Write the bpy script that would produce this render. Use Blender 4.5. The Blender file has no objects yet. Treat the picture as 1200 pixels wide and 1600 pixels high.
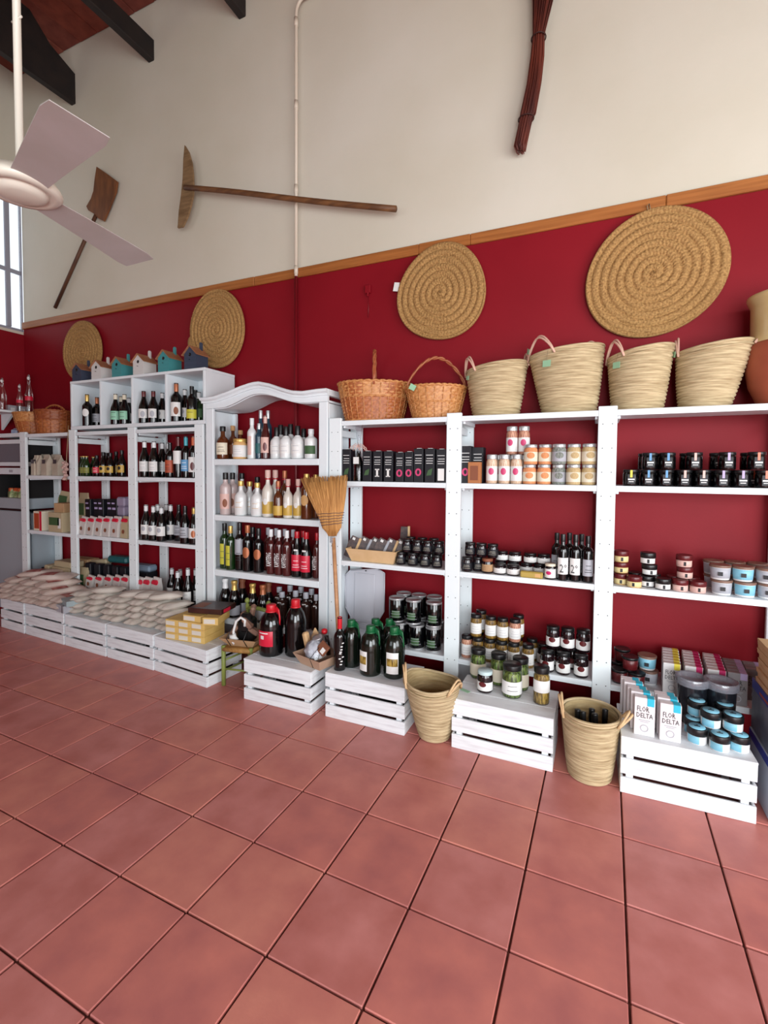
import bpy, math, random
from mathutils import Vector, Matrix
S = bpy.context.scene
rnd = random.Random(7)

# ------------------------------------------------------------------ camera
FPX, PX, PY, TILE = 740.4, 603.3, 765.6, .33
CH = 4.4308 * TILE
_y, _p, _r = .4162, -.0385, .0075
_f = Vector((-math.sin(_y)*math.cos(_p), math.cos(_y)*math.cos(_p), math.sin(_p)))
_rt = Vector((math.cos(_y), math.sin(_y), 0)); _up = _rt.cross(_f)
RT = _rt*math.cos(_r) + _up*math.sin(_r); UP = -_rt*math.sin(_r) + _up*math.cos(_r)
CAM = Vector((0, 0, CH))
cd = bpy.data.cameras.new('camera'); cam = bpy.data.objects.new('camera', cd); S.collection.objects.link(cam)
cd.sensor_fit = 'HORIZONTAL'; cd.sensor_width = 36; cd.lens = FPX/1200*36
cd.shift_x = (600-PX)/1200; cd.shift_y = (PY-800)/1200
cd.clip_start = .02
cam.matrix_world = Matrix(((RT.x, UP.x, -_f.x, 0), (RT.y, UP.y, -_f.y, 0), (RT.z, UP.z, -_f.z, CH), (0, 0, 0, 1)))
S.camera = cam

def ray(x, y): return RT*((x-PX)/FPX) - UP*((y-PY)/FPX) + _f
def at(x, y, Y):                      # point at depth Y seen at a pixel of the photograph
    d = ray(x, y); return CAM + d*(Y/d.y)
def onz(x, y, z=0.):
    d = ray(x, y); return CAM + d*((z-CH)/d.z)

# ------------------------------------------------------------------ world, lights, exposure
YF = 2.78          # front plane of the shelving
YW = 3.14          # back wall
XL = -5.66         # left wall
XR, YN, ZC = 3.1, -2.5, 5.59
w = bpy.data.worlds.new('sky'); S.world = w; w.use_nodes = True
bg = w.node_tree.nodes['Background']; bg.inputs[0].default_value = (.86, .93, 1, 1); bg.inputs[1].default_value = 1.4
def area(name, loc, look, sx, sy, power, col):
    l = bpy.data.lights.new(name, 'AREA'); l.shape = 'RECTANGLE'; l.size = sx; l.size_y = sy; l.energy = power; l.color = col
    o = bpy.data.objects.new(name, l); S.collection.objects.link(o); o.location = loc
    o.rotation_euler = (Vector(look)-Vector(loc)).to_track_quat('-Z', 'Y').to_euler(); return o
area('door_daylight', (1.5, YN+.1, 1.35), (.9, 3, 1.0), 2.6, 2.4, 212, (.93, .97, 1))
area('side_window_daylight', (XR-.1, .2, 1.7), (-.2, 2.8, 2.2), 2.4, 2.0, 105, (.95, .98, 1))
area('front_window_daylight', (-2.6, YN+.1, 1.8), (-2.2, 3, 1.3), 2.4, 1.6, 18, (.95, .97, 1))
S.view_settings.view_transform = 'Standard'; S.view_settings.look = 'None'
S.view_settings.gamma = 1; S.view_settings.exposure = 0; S.view_settings.use_curve_mapping = False

# ------------------------------------------------------------------ materials
def lin(c): return tuple((v/255/12.92 if v/255 <= .04045 else ((v/255+.055)/1.055)**2.4) for v in c)+(1,)
MATS = {}
def mat(name, rgb, rough=.5, rgb2=None, scale=8., stretch=(1, 1, 1), bump=0., bscale=None, metal=0., coat=0., spec=.5, detail=4, lo=.35, hi=.65, world=False):
    if name in MATS: return MATS[name]
    m = bpy.data.materials.new(name); m.use_nodes = True; n = m.node_tree.nodes; L = m.node_tree.links
    b = n['Principled BSDF']; b.inputs['Base Color'].default_value = lin(rgb); b.inputs['Roughness'].default_value = rough
    b.inputs['Metallic'].default_value = metal; b.inputs['Coat Weight'].default_value = coat; b.inputs['Specular IOR Level'].default_value = spec
    if rgb2 or bump:
        tc = n.new('ShaderNodeTexCoord'); mp = n.new('ShaderNodeMapping'); mp.inputs['Scale'].default_value = stretch
        L.new(n.new('ShaderNodeNewGeometry').outputs['Position'] if world else tc.outputs['Object'], mp.inputs[0])
    if rgb2:
        nz = n.new('ShaderNodeTexNoise'); nz.inputs['Scale'].default_value = scale; nz.inputs['Detail'].default_value = detail
        L.new(mp.outputs[0], nz.inputs[0]); cr = n.new('ShaderNodeValToRGB')
        cr.color_ramp.elements[0].position = lo; cr.color_ramp.elements[1].position = hi
        cr.color_ramp.elements[0].color = lin(rgb); cr.color_ramp.elements[1].color = lin(rgb2)
        L.new(nz.outputs[0], cr.inputs[0]); L.new(cr.outputs[0], b.inputs['Base Color'])
    if bump:
        nb = n.new('ShaderNodeTexNoise'); nb.inputs['Scale'].default_value = bscale or scale; nb.inputs['Detail'].default_value = 5
        L.new(mp.outputs[0], nb.inputs[0]); bp = n.new('ShaderNodeBump'); bp.inputs['Strength'].default_value = bump; bp.inputs['Distance'].default_value = .01
        L.new(nb.outputs[0], bp.inputs['Height']); L.new(bp.outputs[0], b.inputs['Normal'])
    MATS[name] = m; return m
def glass(name, rgb=(255, 255, 255), a=.06, rough=.04, edge=.5, body=0.):
    if name in MATS: return MATS[name]
    m = bpy.data.materials.new(name); m.use_nodes = True; n = m.node_tree.nodes; L = m.node_tree.links; n.remove(n['Principled BSDF'])
    gl = n.new('ShaderNodeBsdfGlossy'); gl.inputs['Roughness'].default_value = rough
    tr = n.new('ShaderNodeBsdfTransparent'); mx = n.new('ShaderNodeMixShader'); lw = n.new('ShaderNodeLayerWeight'); lw.inputs[0].default_value = .3
    mr = n.new('ShaderNodeMapRange'); mr.inputs['To Min'].default_value = a; mr.inputs['To Max'].default_value = min(1, a+edge)
    tr.inputs[0].default_value = lin(tuple(min(255, int(160+v*.36)) for v in rgb))
    L.new(lw.outputs['Fresnel'], mr.inputs[0]); L.new(mr.outputs[0], mx.inputs[0]); L.new(tr.outputs[0], mx.inputs[1]); L.new(gl.outputs[0], mx.inputs[2])
    out = mx
    if body:
        df = n.new('ShaderNodeBsdfDiffuse'); df.inputs[0].default_value = lin(rgb); m2 = n.new('ShaderNodeMixShader'); m2.inputs[0].default_value = body
        L.new(mx.outputs[0], m2.inputs[1]); L.new(df.outputs[0], m2.inputs[2]); out = m2
    L.new(out.outputs[0], n['Material Output'].inputs[0]); MATS[name] = m; return m

wall_red = mat('red_wall_paint', (124, 9, 24), .55, (132, 13, 28), 1.5, bump=.05, bscale=60, spec=.22)
wall_cream = mat('cream_plaster', (206, 200, 182), .75, (214, 209, 194), .9, bump=.12, bscale=25)
trim_wood = mat('trim_wood', (148, 88, 40), .45, (172, 108, 54), 5, (.5, 4, 14))
white = mat('white_paint', (228, 236, 240), .45, (222, 230, 235), 6, (1, 1, .4))
crate_white = mat('whitewashed_wood', (230, 235, 239), .6, (202, 203, 208), 5, (1, 3, 14), bump=.1, bscale=9, lo=.45, hi=.8)
post_white = mat('post_white', (230, 239, 242), .42)
hole_m = mat('peg_hole', (60, 66, 72), .8)
grout = mat('grout', (96, 52, 46), .9, (112, 66, 56), 20)
beam_m = mat('black_beam', (20, 14, 13), .7, (34, 24, 20), 8, bump=.3)
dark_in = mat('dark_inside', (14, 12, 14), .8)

# ------------------------------------------------------------------ mesh helpers
COL = S.collection
class MB:
    def __init__(s): s.v = []; s.f = []; s.sm = []
    def add(s, vs, fs, smooth=False):
        b = len(s.v); s.v += [tuple(v) for v in vs]; s.f += [tuple(b+i for i in f) for f in fs]; s.sm += [smooth]*len(fs); return s
    def box(s, x0, x1, y0, y1, z0, z1, ch=0., M=None):
        if x0 > x1: x0, x1 = x1, x0
        if y0 > y1: y0, y1 = y1, y0
        if z0 > z1: z0, z1 = z1, z0
        if ch <= 0:
            vs = [(x, y, z) for z in (z0, z1) for y in (y0, y1) for x in (x0, x1)]
            fs = [(0, 2, 3, 1), (4, 5, 7, 6), (0, 1, 5, 4), (2, 6, 7, 3), (0, 4, 6, 2), (1, 3, 7, 5)]
        else:
            c = min(ch, (x1-x0)/2.1, (y1-y0)/2.1, (z1-z0)/2.1); vs = []; idx = {}
            for ix, iy, iz in [(a, b, d) for a in (0, 1) for b in (0, 1) for d in (0, 1)]:
                X = (x0, x1)[ix]; Y = (y0, y1)[iy]; Z = (z0, z1)[iz]; sx, sy, sz = (c, -c)[ix], (c, -c)[iy], (c, -c)[iz]
                for k, p in enumerate(((X, Y+sy, Z+sz), (X+sx, Y, Z+sz), (X+sx, Y+sy, Z))):
                    idx[ix, iy, iz, k] = len(vs); vs.append(p)
            I = idx; fs = []
            for i in (0, 1):
                q = [I[i, 0, 0, 0], I[i, 1, 0, 0], I[i, 1, 1, 0], I[i, 0, 1, 0]]; fs.append(q if i else q[::-1])
                q = [I[0, i, 0, 1], I[0, i, 1, 1], I[1, i, 1, 1], I[1, i, 0, 1]]; fs.append(q if i else q[::-1])
                q = [I[0, 0, i, 2], I[1, 0, i, 2], I[1, 1, i, 2], I[0, 1, i, 2]]; fs.append(q if i else q[::-1])
            for a in (0, 1):
                for b in (0, 1):
                    fs.append([I[0, a, b, 1], I[1, a, b, 1], I[1, a, b, 2], I[0, a, b, 2]])
                    fs.append([I[a, 0, b, 0], I[a, 1, b, 0], I[a, 1, b, 2], I[a, 0, b, 2]])
                    fs.append([I[a, b, 0, 0], I[a, b, 1, 0], I[a, b, 1, 1], I[a, b, 0, 1]])
                    for d in (0, 1): fs.append([I[a, b, d, 0], I[a, b, d, 1], I[a, b, d, 2]])
        if M: vs = [M @ Vector(v) for v in vs]
        return s.add(vs, fs)
    def lathe(s, prof, seg=20, smooth=True, cx=0, cy=0, closed=False, fn=None, a0=0., a1=2*math.pi):
        full = abs(a1-a0-2*math.pi) < 1e-6; n = seg if full else seg+1; vs = []; fs = []
        for j, (r, z) in enumerate(prof):
            for i in range(n):
                a = a0+(a1-a0)*i/seg; rr, zz = (r, z) if fn is None else fn(r, z, a, j)
                vs.append((cx+rr*math.cos(a), cy+rr*math.sin(a), zz))
        for j in range(len(prof)-1):
            for i in range(seg):
                k = (i+1) % n; fs.append((j*n+i, j*n+k, (j+1)*n+k, (j+1)*n+i))
        if full and closed:
            if prof[0][0] > 1e-5: fs.append(tuple(range(n))[::-1])
            if prof[-1][0] > 1e-5: fs.append(tuple((len(prof)-1)*n+i for i in range(n)))
        return s.add(vs, fs, smooth)
    def tube(s, pts, r, seg=8, cap=True, smooth=True):
        pts = [Vector(p) for p in pts]; n = len(pts); rs = r if isinstance(r, (list, tuple)) else [r]*n
        vs = []; fs = []; ref = None
        for i, p in enumerate(pts):
            t = (pts[min(i+1, n-1)]-pts[max(i-1, 0)]).normalized()
            if ref is None: ref = Vector((0, 0, 1)) if abs(t.z) < .9 else Vector((1, 0, 0))
            u = (ref - t*ref.dot(t)).normalized(); v = t.cross(u); ref = u
            for k in range(seg):
                a = 2*math.pi*k/seg; vs.append(p+u*(math.cos(a)*rs[i])+v*(math.sin(a)*rs[i]))
        for i in range(n-1):
            for k in range(seg): q = (k+1) % seg; fs.append((i*seg+k, i*seg+q, (i+1)*seg+q, (i+1)*seg+k))
        if cap: fs.append(tuple(range(seg))[::-1]); fs.append(tuple((n-1)*seg+k for k in range(seg)))
        return s.add(vs, fs, smooth)
    def prism(s, poly, d0, d1, axis='y', M=None):
        n = len(poly); P = {'y': lambda a, b, d: (a, d, b), 'x': lambda a, b, d: (d, a, b), 'z': lambda a, b, d: (a, b, d)}[axis]
        vs = [P(a, b, d0) for a, b in poly]+[P(a, b, d1) for a, b in poly]
        if M: vs = [M @ Vector(v) for v in vs]
        fs = [tuple(range(n)), tuple(range(n, 2*n))[::-1]]+[(i, i+n, (i+1) % n+n, (i+1) % n) for i in range(n)]
        return s.add(vs, fs)
    def mesh(s, name, m=None):
        me = bpy.data.meshes.new(name); me.from_pydata(s.v, [], s.f); me.update()
        me.polygons.foreach_set('use_smooth', s.sm)
        import bmesh
        if len(s.f) < 3000:
            b = bmesh.new(); b.from_mesh(me); bmesh.ops.recalc_face_normals(b, faces=b.faces); b.to_mesh(me); b.free()
        me.materials.append(m); return me
def ob(name, data, parent=None, m=None, loc=None, rot=None, scale=None):
    if isinstance(data, MB): data = data.mesh(name, m)
    o = bpy.data.objects.new(name, data); COL.objects.link(o)
    if parent: o.parent = parent
    if loc is not None: o.location = loc
    if rot is not None: o.rotation_euler = rot
    if scale is not None: o.scale = scale
    if m is not None and data and o.material_slots and data.materials[0] is not m:
        o.material_slots[0].link = 'OBJECT'; o.material_slots[0].material = m
    return o
def struct(o): o['kind'] = 'structure'; return o
def tag(o, label, cat, group=None):
    o['label'] = label; o['category'] = cat
    if group: o['group'] = group
    return o
def empty(name, loc, rz=0., scale=None, rot=None):
    o = bpy.data.objects.new(name, None); COL.objects.link(o); o.location = loc; o.rotation_euler = rot or (0, 0, rz); o.empty_display_size = .05
    if scale: o.scale = scale
    return o
_txt = {}
def text_mesh(s, size=1., sx=1., m=None):
    k = (s, size, sx)
    if k in _txt: return _txt[k]
    c = bpy.data.curves.new('t', 'FONT'); c.body = s; c.size = size; c.align_x = 'CENTER'; c.align_y = 'CENTER'; c.resolution_u = 1; c.extrude = 0
    o = bpy.data.objects.new('t', c); COL.objects.link(o); bpy.context.view_layer.update()
    me = bpy.data.meshes.new_from_object(o.evaluated_get(bpy.context.evaluated_depsgraph_get()))
    for v in me.vertices: v.co = (v.co.x*sx, 0, v.co.y)      # upright, facing -Y
    me.materials.clear(); me.materials.append(m); me.name = 'lettering'
    bpy.data.objects.remove(o); bpy.data.curves.remove(c); _txt[k] = me; return me
ink = mat('dark_ink', (30, 30, 34), .6); ink_w = mat('white_ink', (232, 232, 232), .6)

# ------------------------------------------------------------------ room
ob_floor = struct(ob('floor', MB().box(XL-.2, XR+.2, YN-.2, YW+.2, -.14, -.012), m=grout))
tile_m = []
for i, (a, b) in enumerate([((180, 104, 98), (204, 128, 116)), ((176, 102, 94), (200, 128, 122)), ((184, 108, 100), (206, 132, 116)), ((174, 102, 98), (202, 122, 110))]):
    tile_m.append(mat('terracotta_tile_%d' % i, a, .42, b, 6.5, bump=.08, bscale=26, detail=10, lo=.3, hi=.72, world=True))
tm = [MB().box(-.1615, .1615, -.1615, .1615, -.012, 0, .0025).mesh('tile', tile_m[0]) for _ in range(1)][0]
GA, GX, GY = -.0205, -7.6416*TILE, 4.4834*TILE
far = MB()
for a in range(-10, 19):
    for b in range(-13, 5):
        x = GX+TILE*(math.cos(GA)*(a+.5)-math.sin(GA)*(b+.5)); y = GY+TILE*(math.sin(GA)*(a+.5)+math.cos(GA)*(b+.5))
        if not (XL+.16 < x < XR-.16 and YN+.16 < y < YW-.16): continue
        if b >= -4 and a <= 12:
            t = ob('tile', tm, ob_floor, rnd.choice(tile_m), (x, y, rnd.uniform(-.0008, .0004)), (rnd.uniform(-.002, .002), rnd.uniform(-.002, .002), GA))
        else: far.box(-.1615, .1615, -.1615, .1615, -.012, 0, 0, Matrix.Translation((x, y, 0)) @ Matrix.Rotation(GA, 4, 'Z'))
o = ob('tile_field', far, ob_floor, tile_m[0]); o['kind'] = 'stuff'

ZT0 = at(600, 396.5, YW).z; ZT1 = at(600, 413.5, YW).z   # set exactly below
ZT0, ZT1 = 3.026, 2.956                                   # rail top and bottom
wb = struct(ob('wall_back', MB().box(XL, XR+.2, YW, YW+.2, ZT0-.03, ZC+.3), m=wall_cream))
struct(ob('wall_lower_back', MB().box(XL, XR, YW-.006, YW+.2, -.1, ZT0-.031), m=wall_red))
# dado rail in lengths
cuts = [at(38, 505, YW).x, at(400, 434, YW).x, at(656, 383, YW).x, at(736, 366, YW).x, at(1040, 310, YW).x, XR]
rail = None
tr = bpy.data.objects.new('trim_1', None); COL.objects.link(tr); tr['kind'] = 'structure'
for i in range(len(cuts)-1):
    ob('rail_board', MB().box(max(cuts[i], XL+.001)+.0015, cuts[i+1], YW-.028+(i % 2)*.003, YW-.0065, ZT1, ZT0, .004), tr, trim_wood)
# left wall with window
wy0, wy1, wz0, wz1 = 2.1, 3.134, 2.93, 4.55
wl = MB(); wl.box(XL-.2, XL, YN-.2, wy0, -.1, ZC+.3); wl.box(XL-.2, XL, wy0, YW, -.1, wz0); wl.box(XL-.2, XL, wy0, YW, wz1, ZC+.3)
struct(ob('wall_left', wl, m=wall_cream))
struct(ob('wall_lower_left', MB().box(XL, XL+.006, YN, YW-.007, -.01, 2.9), m=wall_red))
win = bpy.data.objects.new('window_1', None); COL.objects.link(win); win['kind'] = 'structure'
wf = mat('window_frame_paint', (150, 152, 165), .5)
fr = MB(); fr.box(XL-.04, XL-.002, wy0, wy0+.05, wz0, wz1); fr.box(XL-.04, XL-.002, wy1-.008, wy1, wz0, wz1); fr.box(XL-.04, XL-.002, wy0, wy1, wz0, wz0+.025); fr.box(XL-.04, XL-.002, wy0, wy1, wz1-.04, wz1)
ob('window_frame', fr, win, wf)
ymu = 3.0
for yy in (3.005, 2.56): ob('mullion', MB().box(XL-.035, XL-.006, yy-.022, yy+.022, wz0+.03, wz1-.04, .005), win, wf)
for zz in (3.55,): ob('glazing_bar', MB().box(XL-.033, XL-.008, wy0+.051, wy1-.009, zz-.02, zz+.02, .004), win, wf)
ob('pane', MB().box(XL-.024, XL-.02, wy0+.05, wy1-.009, wz0+.03, wz1-.04), win, glass('window_glass', (255, 255, 255), .02))
# right and front walls with openings for the daylight
wr = MB(); wr.box(XR, XR+.2, YN-.2, -1.2, -.1, ZC+.3); wr.box(XR, XR+.2, 1.6, YW, -.1, ZC+.3); wr.box(XR, XR+.2, -1.2, 1.6, -.1, .6); wr.box(XR, XR+.2, -1.2, 1.6, 2.8, ZC+.3)
struct(ob('wall_right', wr, m=wall_cream))
wn = MB()
for x0, x1, z0, z1 in [(XL-.2, -3.9, -.1, ZC+.3), (-1.3, .2, -.1, ZC+.3), (2.9, XR+.2, -.1, ZC+.3), (-3.9, -1.3, -.1, .9), (-3.9, -1.3, 2.7, ZC+.3), (.2, 2.9, 2.6, ZC+.3)]:
    wn.box(x0, x1, YN-.2, YN, z0, z1)
struct(ob('wall_front', wn, m=wall_cream))
# ceiling of terracotta boards on dark beams
cl = struct(ob('ceiling', MB().box(XL-.2, XR+.2, YN-.2, YW+.2, ZC+.03, ZC+.2), m=mat('ceiling_mortar', (96, 66, 56), .9, (130, 96, 84), 8)))
cbm = [mat('ceiling_brick_%d' % i, a, .8, b, 9, bump=.3, lo=.3, hi=.7) for i, (a, b) in enumerate([((110, 44, 30), (138, 66, 48)), ((98, 38, 26), (124, 58, 44)), ((122, 56, 40), (150, 84, 68))])]
cbr = MB().box(-.122, .122, -.245, .245, 0, .03, .004).mesh('brick', cbm[0])
rest = MB()
for i in range(-1, 40):
    for j in range(0, 16):
        x = XL+.13+.25*i; y = YW-.25-.5*j+(i % 2)*.0
        if x > XR-.1 or y < YN+.25 or x < XL+.1: continue
        if x < -3.2 and y > 1.2: ob('brick', cbr, cl, rnd.choice(cbm), (x, y, ZC+rnd.uniform(-.004, .004)), (0, 0, rnd.uniform(-.008, .008)))
        else: rest.box(x-.122, x+.122, y-.245, y+.245, ZC, ZC+.03)
o = ob('brick_field', rest, cl, cbm[0]); o['kind'] = 'stuff'
K = YW/2.88
def kz(z): return CH+(z-CH)*K
bt = MB().prism([(YW+.05, kz(4.75)), (YW+.05, kz(4.99)), (2.67*K, kz(5.10)), (2.48*K, kz(5.28)), (2.2*K, ZC-.005), (YN, ZC-.005), (YN, kz(4.75))], -4.41*K, -4.33*K-.03, 'x')
tag(ob('ceiling_beam', bt, m=beam_m), 'thick black beam nearest the window, crossing above the fan rod', 'beam')
for k, x in enumerate((-3.37, -2.43)):
    o = ob('ceiling_beam', MB().box(x*K-.07, x*K, YN, YW+.05, kz(4.80), kz(4.965), .006), m=beam_m)
    if k == 0: tag(o, 'black ceiling beam ending in the wall above the rake head', 'beam')
    else: tag(o, 'dark ceiling beam ending high on the wall left of the white pipe', 'beam')
# ------------------------------------------------------------------ shelving
def X(px, py=760, Y=YF): return at(px, py, Y).x
def Zv(px, py, Y=YF): return at(px, py, Y).z
ZTOP = 1.819
POST = MB().box(-.046, .046, 0, .024, 0, ZTOP, .003).mesh('post', post_white)
_h = MB()
for k in range(27):
    if k % 2 == 0:
        for sx in (-.023, .023): _h.prism([(sx+.0032*math.cos(a*math.pi/3), .06+k*.064+.0032*math.sin(a*math.pi/3)) for a in range(6)], -.0006, .0002)
HOLES = _h.mesh('peg_holes', hole_m)
RUNG = MB().box(-.010, .010, .026, .302, -.0, .045, .002).mesh('rung', post_white)
DEP = .33
def shelving(name, label, posts, bays, shelves):
    r = tag(empty(name, ((posts[0]+posts[-1])/2, YF, 0)), label, 'shelf'); r0 = r.location.x
    for x in posts:
        for y in (0, DEP-.024):
            p = ob('post', POST, r, loc=(x-r0, y, 0)); h = ob('peg_holes', HOLES, p); h['kind'] = 'stuff'
        ob('rung', RUNG, r, loc=(x-r0, 0, .02)); ob('rung', RUNG, r, loc=(x-r0, 0, 1.70))
    for (a, b), zs in zip(bays, shelves):
        for z in zs:
            ob('shelf', MB().box(a-r0+.0465, b-r0-.0465, .001, DEP-.026, z-.02, z, .002).box(a-r0+.0465, b-r0-.0465, .0015, .018, z-.031, z-.0195), r, white)
            for q, sgn in ((a, 1), (b, -1)): ob('shelf_cleat', MB().box(q-r0+sgn*.047, q-r0+sgn*.062, .03, DEP-.05, z-.045, z-.0205, .002), r, white)
    return r
RP = [X(523), X(708), X(947), X(947)+(X(947)-X(708))]
ZR = [1.798, 1.397, .862, .328]
shelving('shelving_unit', 'long white shelving unit with three wide bays, right of the arched cabinet', RP, list(zip(RP[:-1], RP[1:])), [ZR]*3)
LP = [X(36.5), X(113.5), X(206), X(311)]
ZL = [1.798, 1.401, .873, .342]
shelving('shelving_unit', 'white shelving unit carrying the cubby box, left of the arched cabinet', LP, list(zip(LP[:-1], LP[1:])), [ZL]*3)

# cubby box on the left unit
cx = [X(p, 620) for p in (111, 156.5, 206, 259, 318.5)]
cb = tag(empty('cubby_box', ((cx[0]+cx[-1])/2, YF, ZTOP+.001)), 'white four-compartment cubby box on top of the left shelving unit', 'cabinet')
CZ0, CZ1 = ZTOP+.001, Zv(110, 597)+.004; c0 = cb.location.x; CB = CZ0+.03
for nm, a, b, z0, z1 in [('bottom_panel', cx[0]-.012, cx[-1]+.012, CZ0, CB), ('top_panel', cx[0]-.012, cx[-1]+.012, CZ1-.022, CZ1)]:
    ob(nm, MB().box(a-c0, b-c0, 0, .33, z0-CZ0, z1-CZ0, .002), cb, white)
for i, x in enumerate(cx):
    ob('side_panel' if i in (0, 4) else 'divider', MB().box(x-c0-.011, x-c0+.011, .001, .329, CB-CZ0+.0005, CZ1-CZ0-.0225, .002), cb, white)
ob('back_panel', MB().box(cx[0]-c0, cx[-1]-c0, .3305, .336, .001, CZ1-CZ0-.001), cb, white)

# arched cabinet
CY = 2.775
cxl, cxi, cxj, cxr = X(322, 760, CY), X(333.5, 760, CY), X(498, 760, CY), X(511.5, 760, CY)
cab = tag(empty('arched_cabinet', ((cxl+cxr)/2, CY, 0)), 'white cabinet with a wavy arched top and three thick shelves full of bottles', 'cabinet'); q0 = cab.location.x
upc = [(316, 622), (328, 621.5), (340, 619.5), (360, 612.5), (380, 604), (392, 600), (400, 597.8), (408, 597), (424, 600), (444, 607), (460, 611.2), (476, 612), (500, 608.5), (513, 607.5)]
loc_ = [(334, 638), (343, 637.5), (352, 636), (362, 632), (372, 627), (382, 621.5), (392, 617), (400, 615.4), (408, 615), (418, 616), (426, 618), (437, 621.5), (448, 625), (458, 627.5), (468, 629), (480, 629), (497, 628)]
U = [(at(x, y, CY).x-q0, at(x, y, CY).z) for x, y in upc]; Lw = [(at(x, y, CY).x-q0, at(x, y, CY).z) for x, y in loc_]
def interp(P, x):
    for (a, b), (c, d) in zip(P, P[1:]):
        if x <= c or (c, d) == P[-1]: t = max(0, min(1, (x-a)/(c-a))); return b+(d-b)*t
n = 48; xs = [cxl-q0+(cxr-cxl)*i/n for i in range(n+1)]
for xo in (cxi-q0, cxj-q0): pass
fas = MB(); top = [(x, interp(U, x)-.03) for x in xs]; bot = [(x, interp(Lw, x) if cxi-q0 < x < cxj-q0 else Lw[0][1] if x <= cxi-q0 else Lw[-1][1]) for x in xs]
for i in range(n): fas.prism([bot[i], bot[i+1], top[i+1], top[i]], 0, .022)
ob('fascia', fas, cab, white)
cr = MB(); prof = [(-.012, -.042), (-.012, -.03), (-.022, -.022), (-.03, -.02), (-.036, -.004), (-.03, 0), (.02, 0), (.02, -.042)]
vs = []; fs = []; xs2 = [U[0][0]+(U[-1][0]-U[0][0])*i/60 for i in range(61)]; m_ = len(prof)
for x in xs2: vs += [(x, y, interp(U, x)+z) for y, z in prof]
for i in range(60): fs += [(i*m_+k, i*m_+(k+1) % m_, (i+1)*m_+(k+1) % m_, (i+1)*m_+k) for k in range(m_)]
cr.add(vs, fs+[tuple(range(m_)), tuple(60*m_+k for k in range(m_))[::-1]])
xe = U[-1][0]; xb = U[0][0]; ze = U[-1][1]; zb = U[0][1]
cr.box(xe-.03, xe+.001, .0, .30, ze-.042, ze-.0005).box(xb, xb+.03, 0, .30, zb-.042, zb-.0005)
ob('crown_moulding', cr, cab, white)
rp = MB()
for i in range(n): rp.prism([(x, z-.004) for x, z in (bot[i], bot[i+1])]+[(x, z+.01) for x, z in (bot[i+1], bot[i])], .0225, .30)
ob('roof_panel', rp, cab, white)
for a, b in ((cxl, cxi), (cxj, cxr)):
    ob('stile', MB().box(a-q0, b-q0, -.001, .022, 0, bot[0][1]-.001, .003), cab, white)
    ob('side_panel', MB().box((a if a == cxl else b-.02)-q0, (a+.02 if a == cxl else b)-q0, .0225, .30, 0, Lw[-1][1]-.01, .001), cab, white)
    ob('rear_stile', MB().box((a+.021 if a == cxl else b-.05)-q0, (a+.05 if a == cxl else b-.021)-q0, .275, .30, 0, Lw[-1][1]-.01), cab, white)
def zc(*p): return sum(at(x, y, CY).z for x, y in p)/len(p)
ZC_ = [(zc((332, 717), (497, 717)), .045), (zc((332, 803), (497, 814.5)), .044), (zc((332, 889.5), (497, 908)), .048), (.34, .045)]
for z, t in ZC_: ob('shelf', MB().box(cxl+.0205-q0, cxr-.0205-q0, .023, .298, z-.022, z, .002).box(cxi-q0+.0005, cxj-q0-.0005, .0, .0225, z-t, z, .003), cab, white)
ZC1, ZC2, ZC3, ZC4 = [z for z, _ in ZC_]

# ------------------------------------------------------------------ crates
def crate(xa, xb, yf, h, yaw, label, d=.325, zz=0):
    L = xb-xa-.006; r = tag(empty('wooden_crate', (xa, yf, zz), yaw), label, 'crate', None); t = .011
    sh = (h-.011-2*.017)/3
    for k in range(3):
        z0 = k*(sh+.017); j = lambda: rnd.uniform(-.001, .001)
        for y in (0, d-t): ob('slat', MB().box(j(), L+j(), y, y+t, z0, z0+sh, .0018), r, crate_white)
        for x in (0, L-t): ob('side_slat', MB().box(x, x+t, t+.0005, d-t-.0005, z0, z0+sh, .0018), r, crate_white)
    for x in (t+.012, L-t-.042):
        for y in (t+.0005, d-t-.0255): ob('corner_post', MB().box(x, x+.03, y, y+.025, .002, h-.012, .001), r, crate_white)
    for k in range(3):
        w_ = d/3; ob('top_board', MB().box(-.001, L+.001, k*w_+(.001 if k else -.001), (k+1)*w_-.001, h-.0108, h, .002), r, crate_white)
    ob('gap_shade', MB().box(t+.055, L-t-.055, d-t-.006, d-t-.002, .002, h-.013), r, dark_in)  # dark sheet added inside the crate, standing for shade in the slat gaps
    return r
def cr_px(p0, p1, label, h=.262, d=.325):
    a, b = onz(*p0), onz(*p1); return crate(a.x, a.x+(b-a).length, a.y, h, math.atan2(b.y-a.y, b.x-a.x), label, d), a, b
CR = {}
CR[0] = cr_px((2, 979.5), (38.5, 990.5), 'white slatted crate at the far left end of the crate row', .272, .28)
CR[1] = cr_px((40.5, 990.5), (100.5, 1008), 'second white slatted crate from the left, under the red-printed flour sacks', .275, .28)
CR[2] = cr_px((102, 1008), (166, 1026.5), 'white slatted crate under the left heap of plain cream sacks', .262, .29)
CR[3] = cr_px((168, 1027), (240.5, 1048), 'white slatted crate under the right heap of plain cream sacks', .262, .3)
CR[4] = cr_px((242, 1047.5), (324, 1075.5), 'white slatted crate holding yellow cartons, left of the green chair', .255, .31)
CR[5] = cr_px((381, 1091.5), (487, 1118.5), 'white slatted crate with red-capped jugs, right of the green chair', .262, .265)
CR[6] = cr_px((508, 1119), (633, 1150.5), 'white slatted crate topped by green-capped oil jugs', .268)
CR[7] = cr_px((705, 1167), (865, 1207.5), 'white slatted crate with olive jars, between the two palm baskets', .265)
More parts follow.
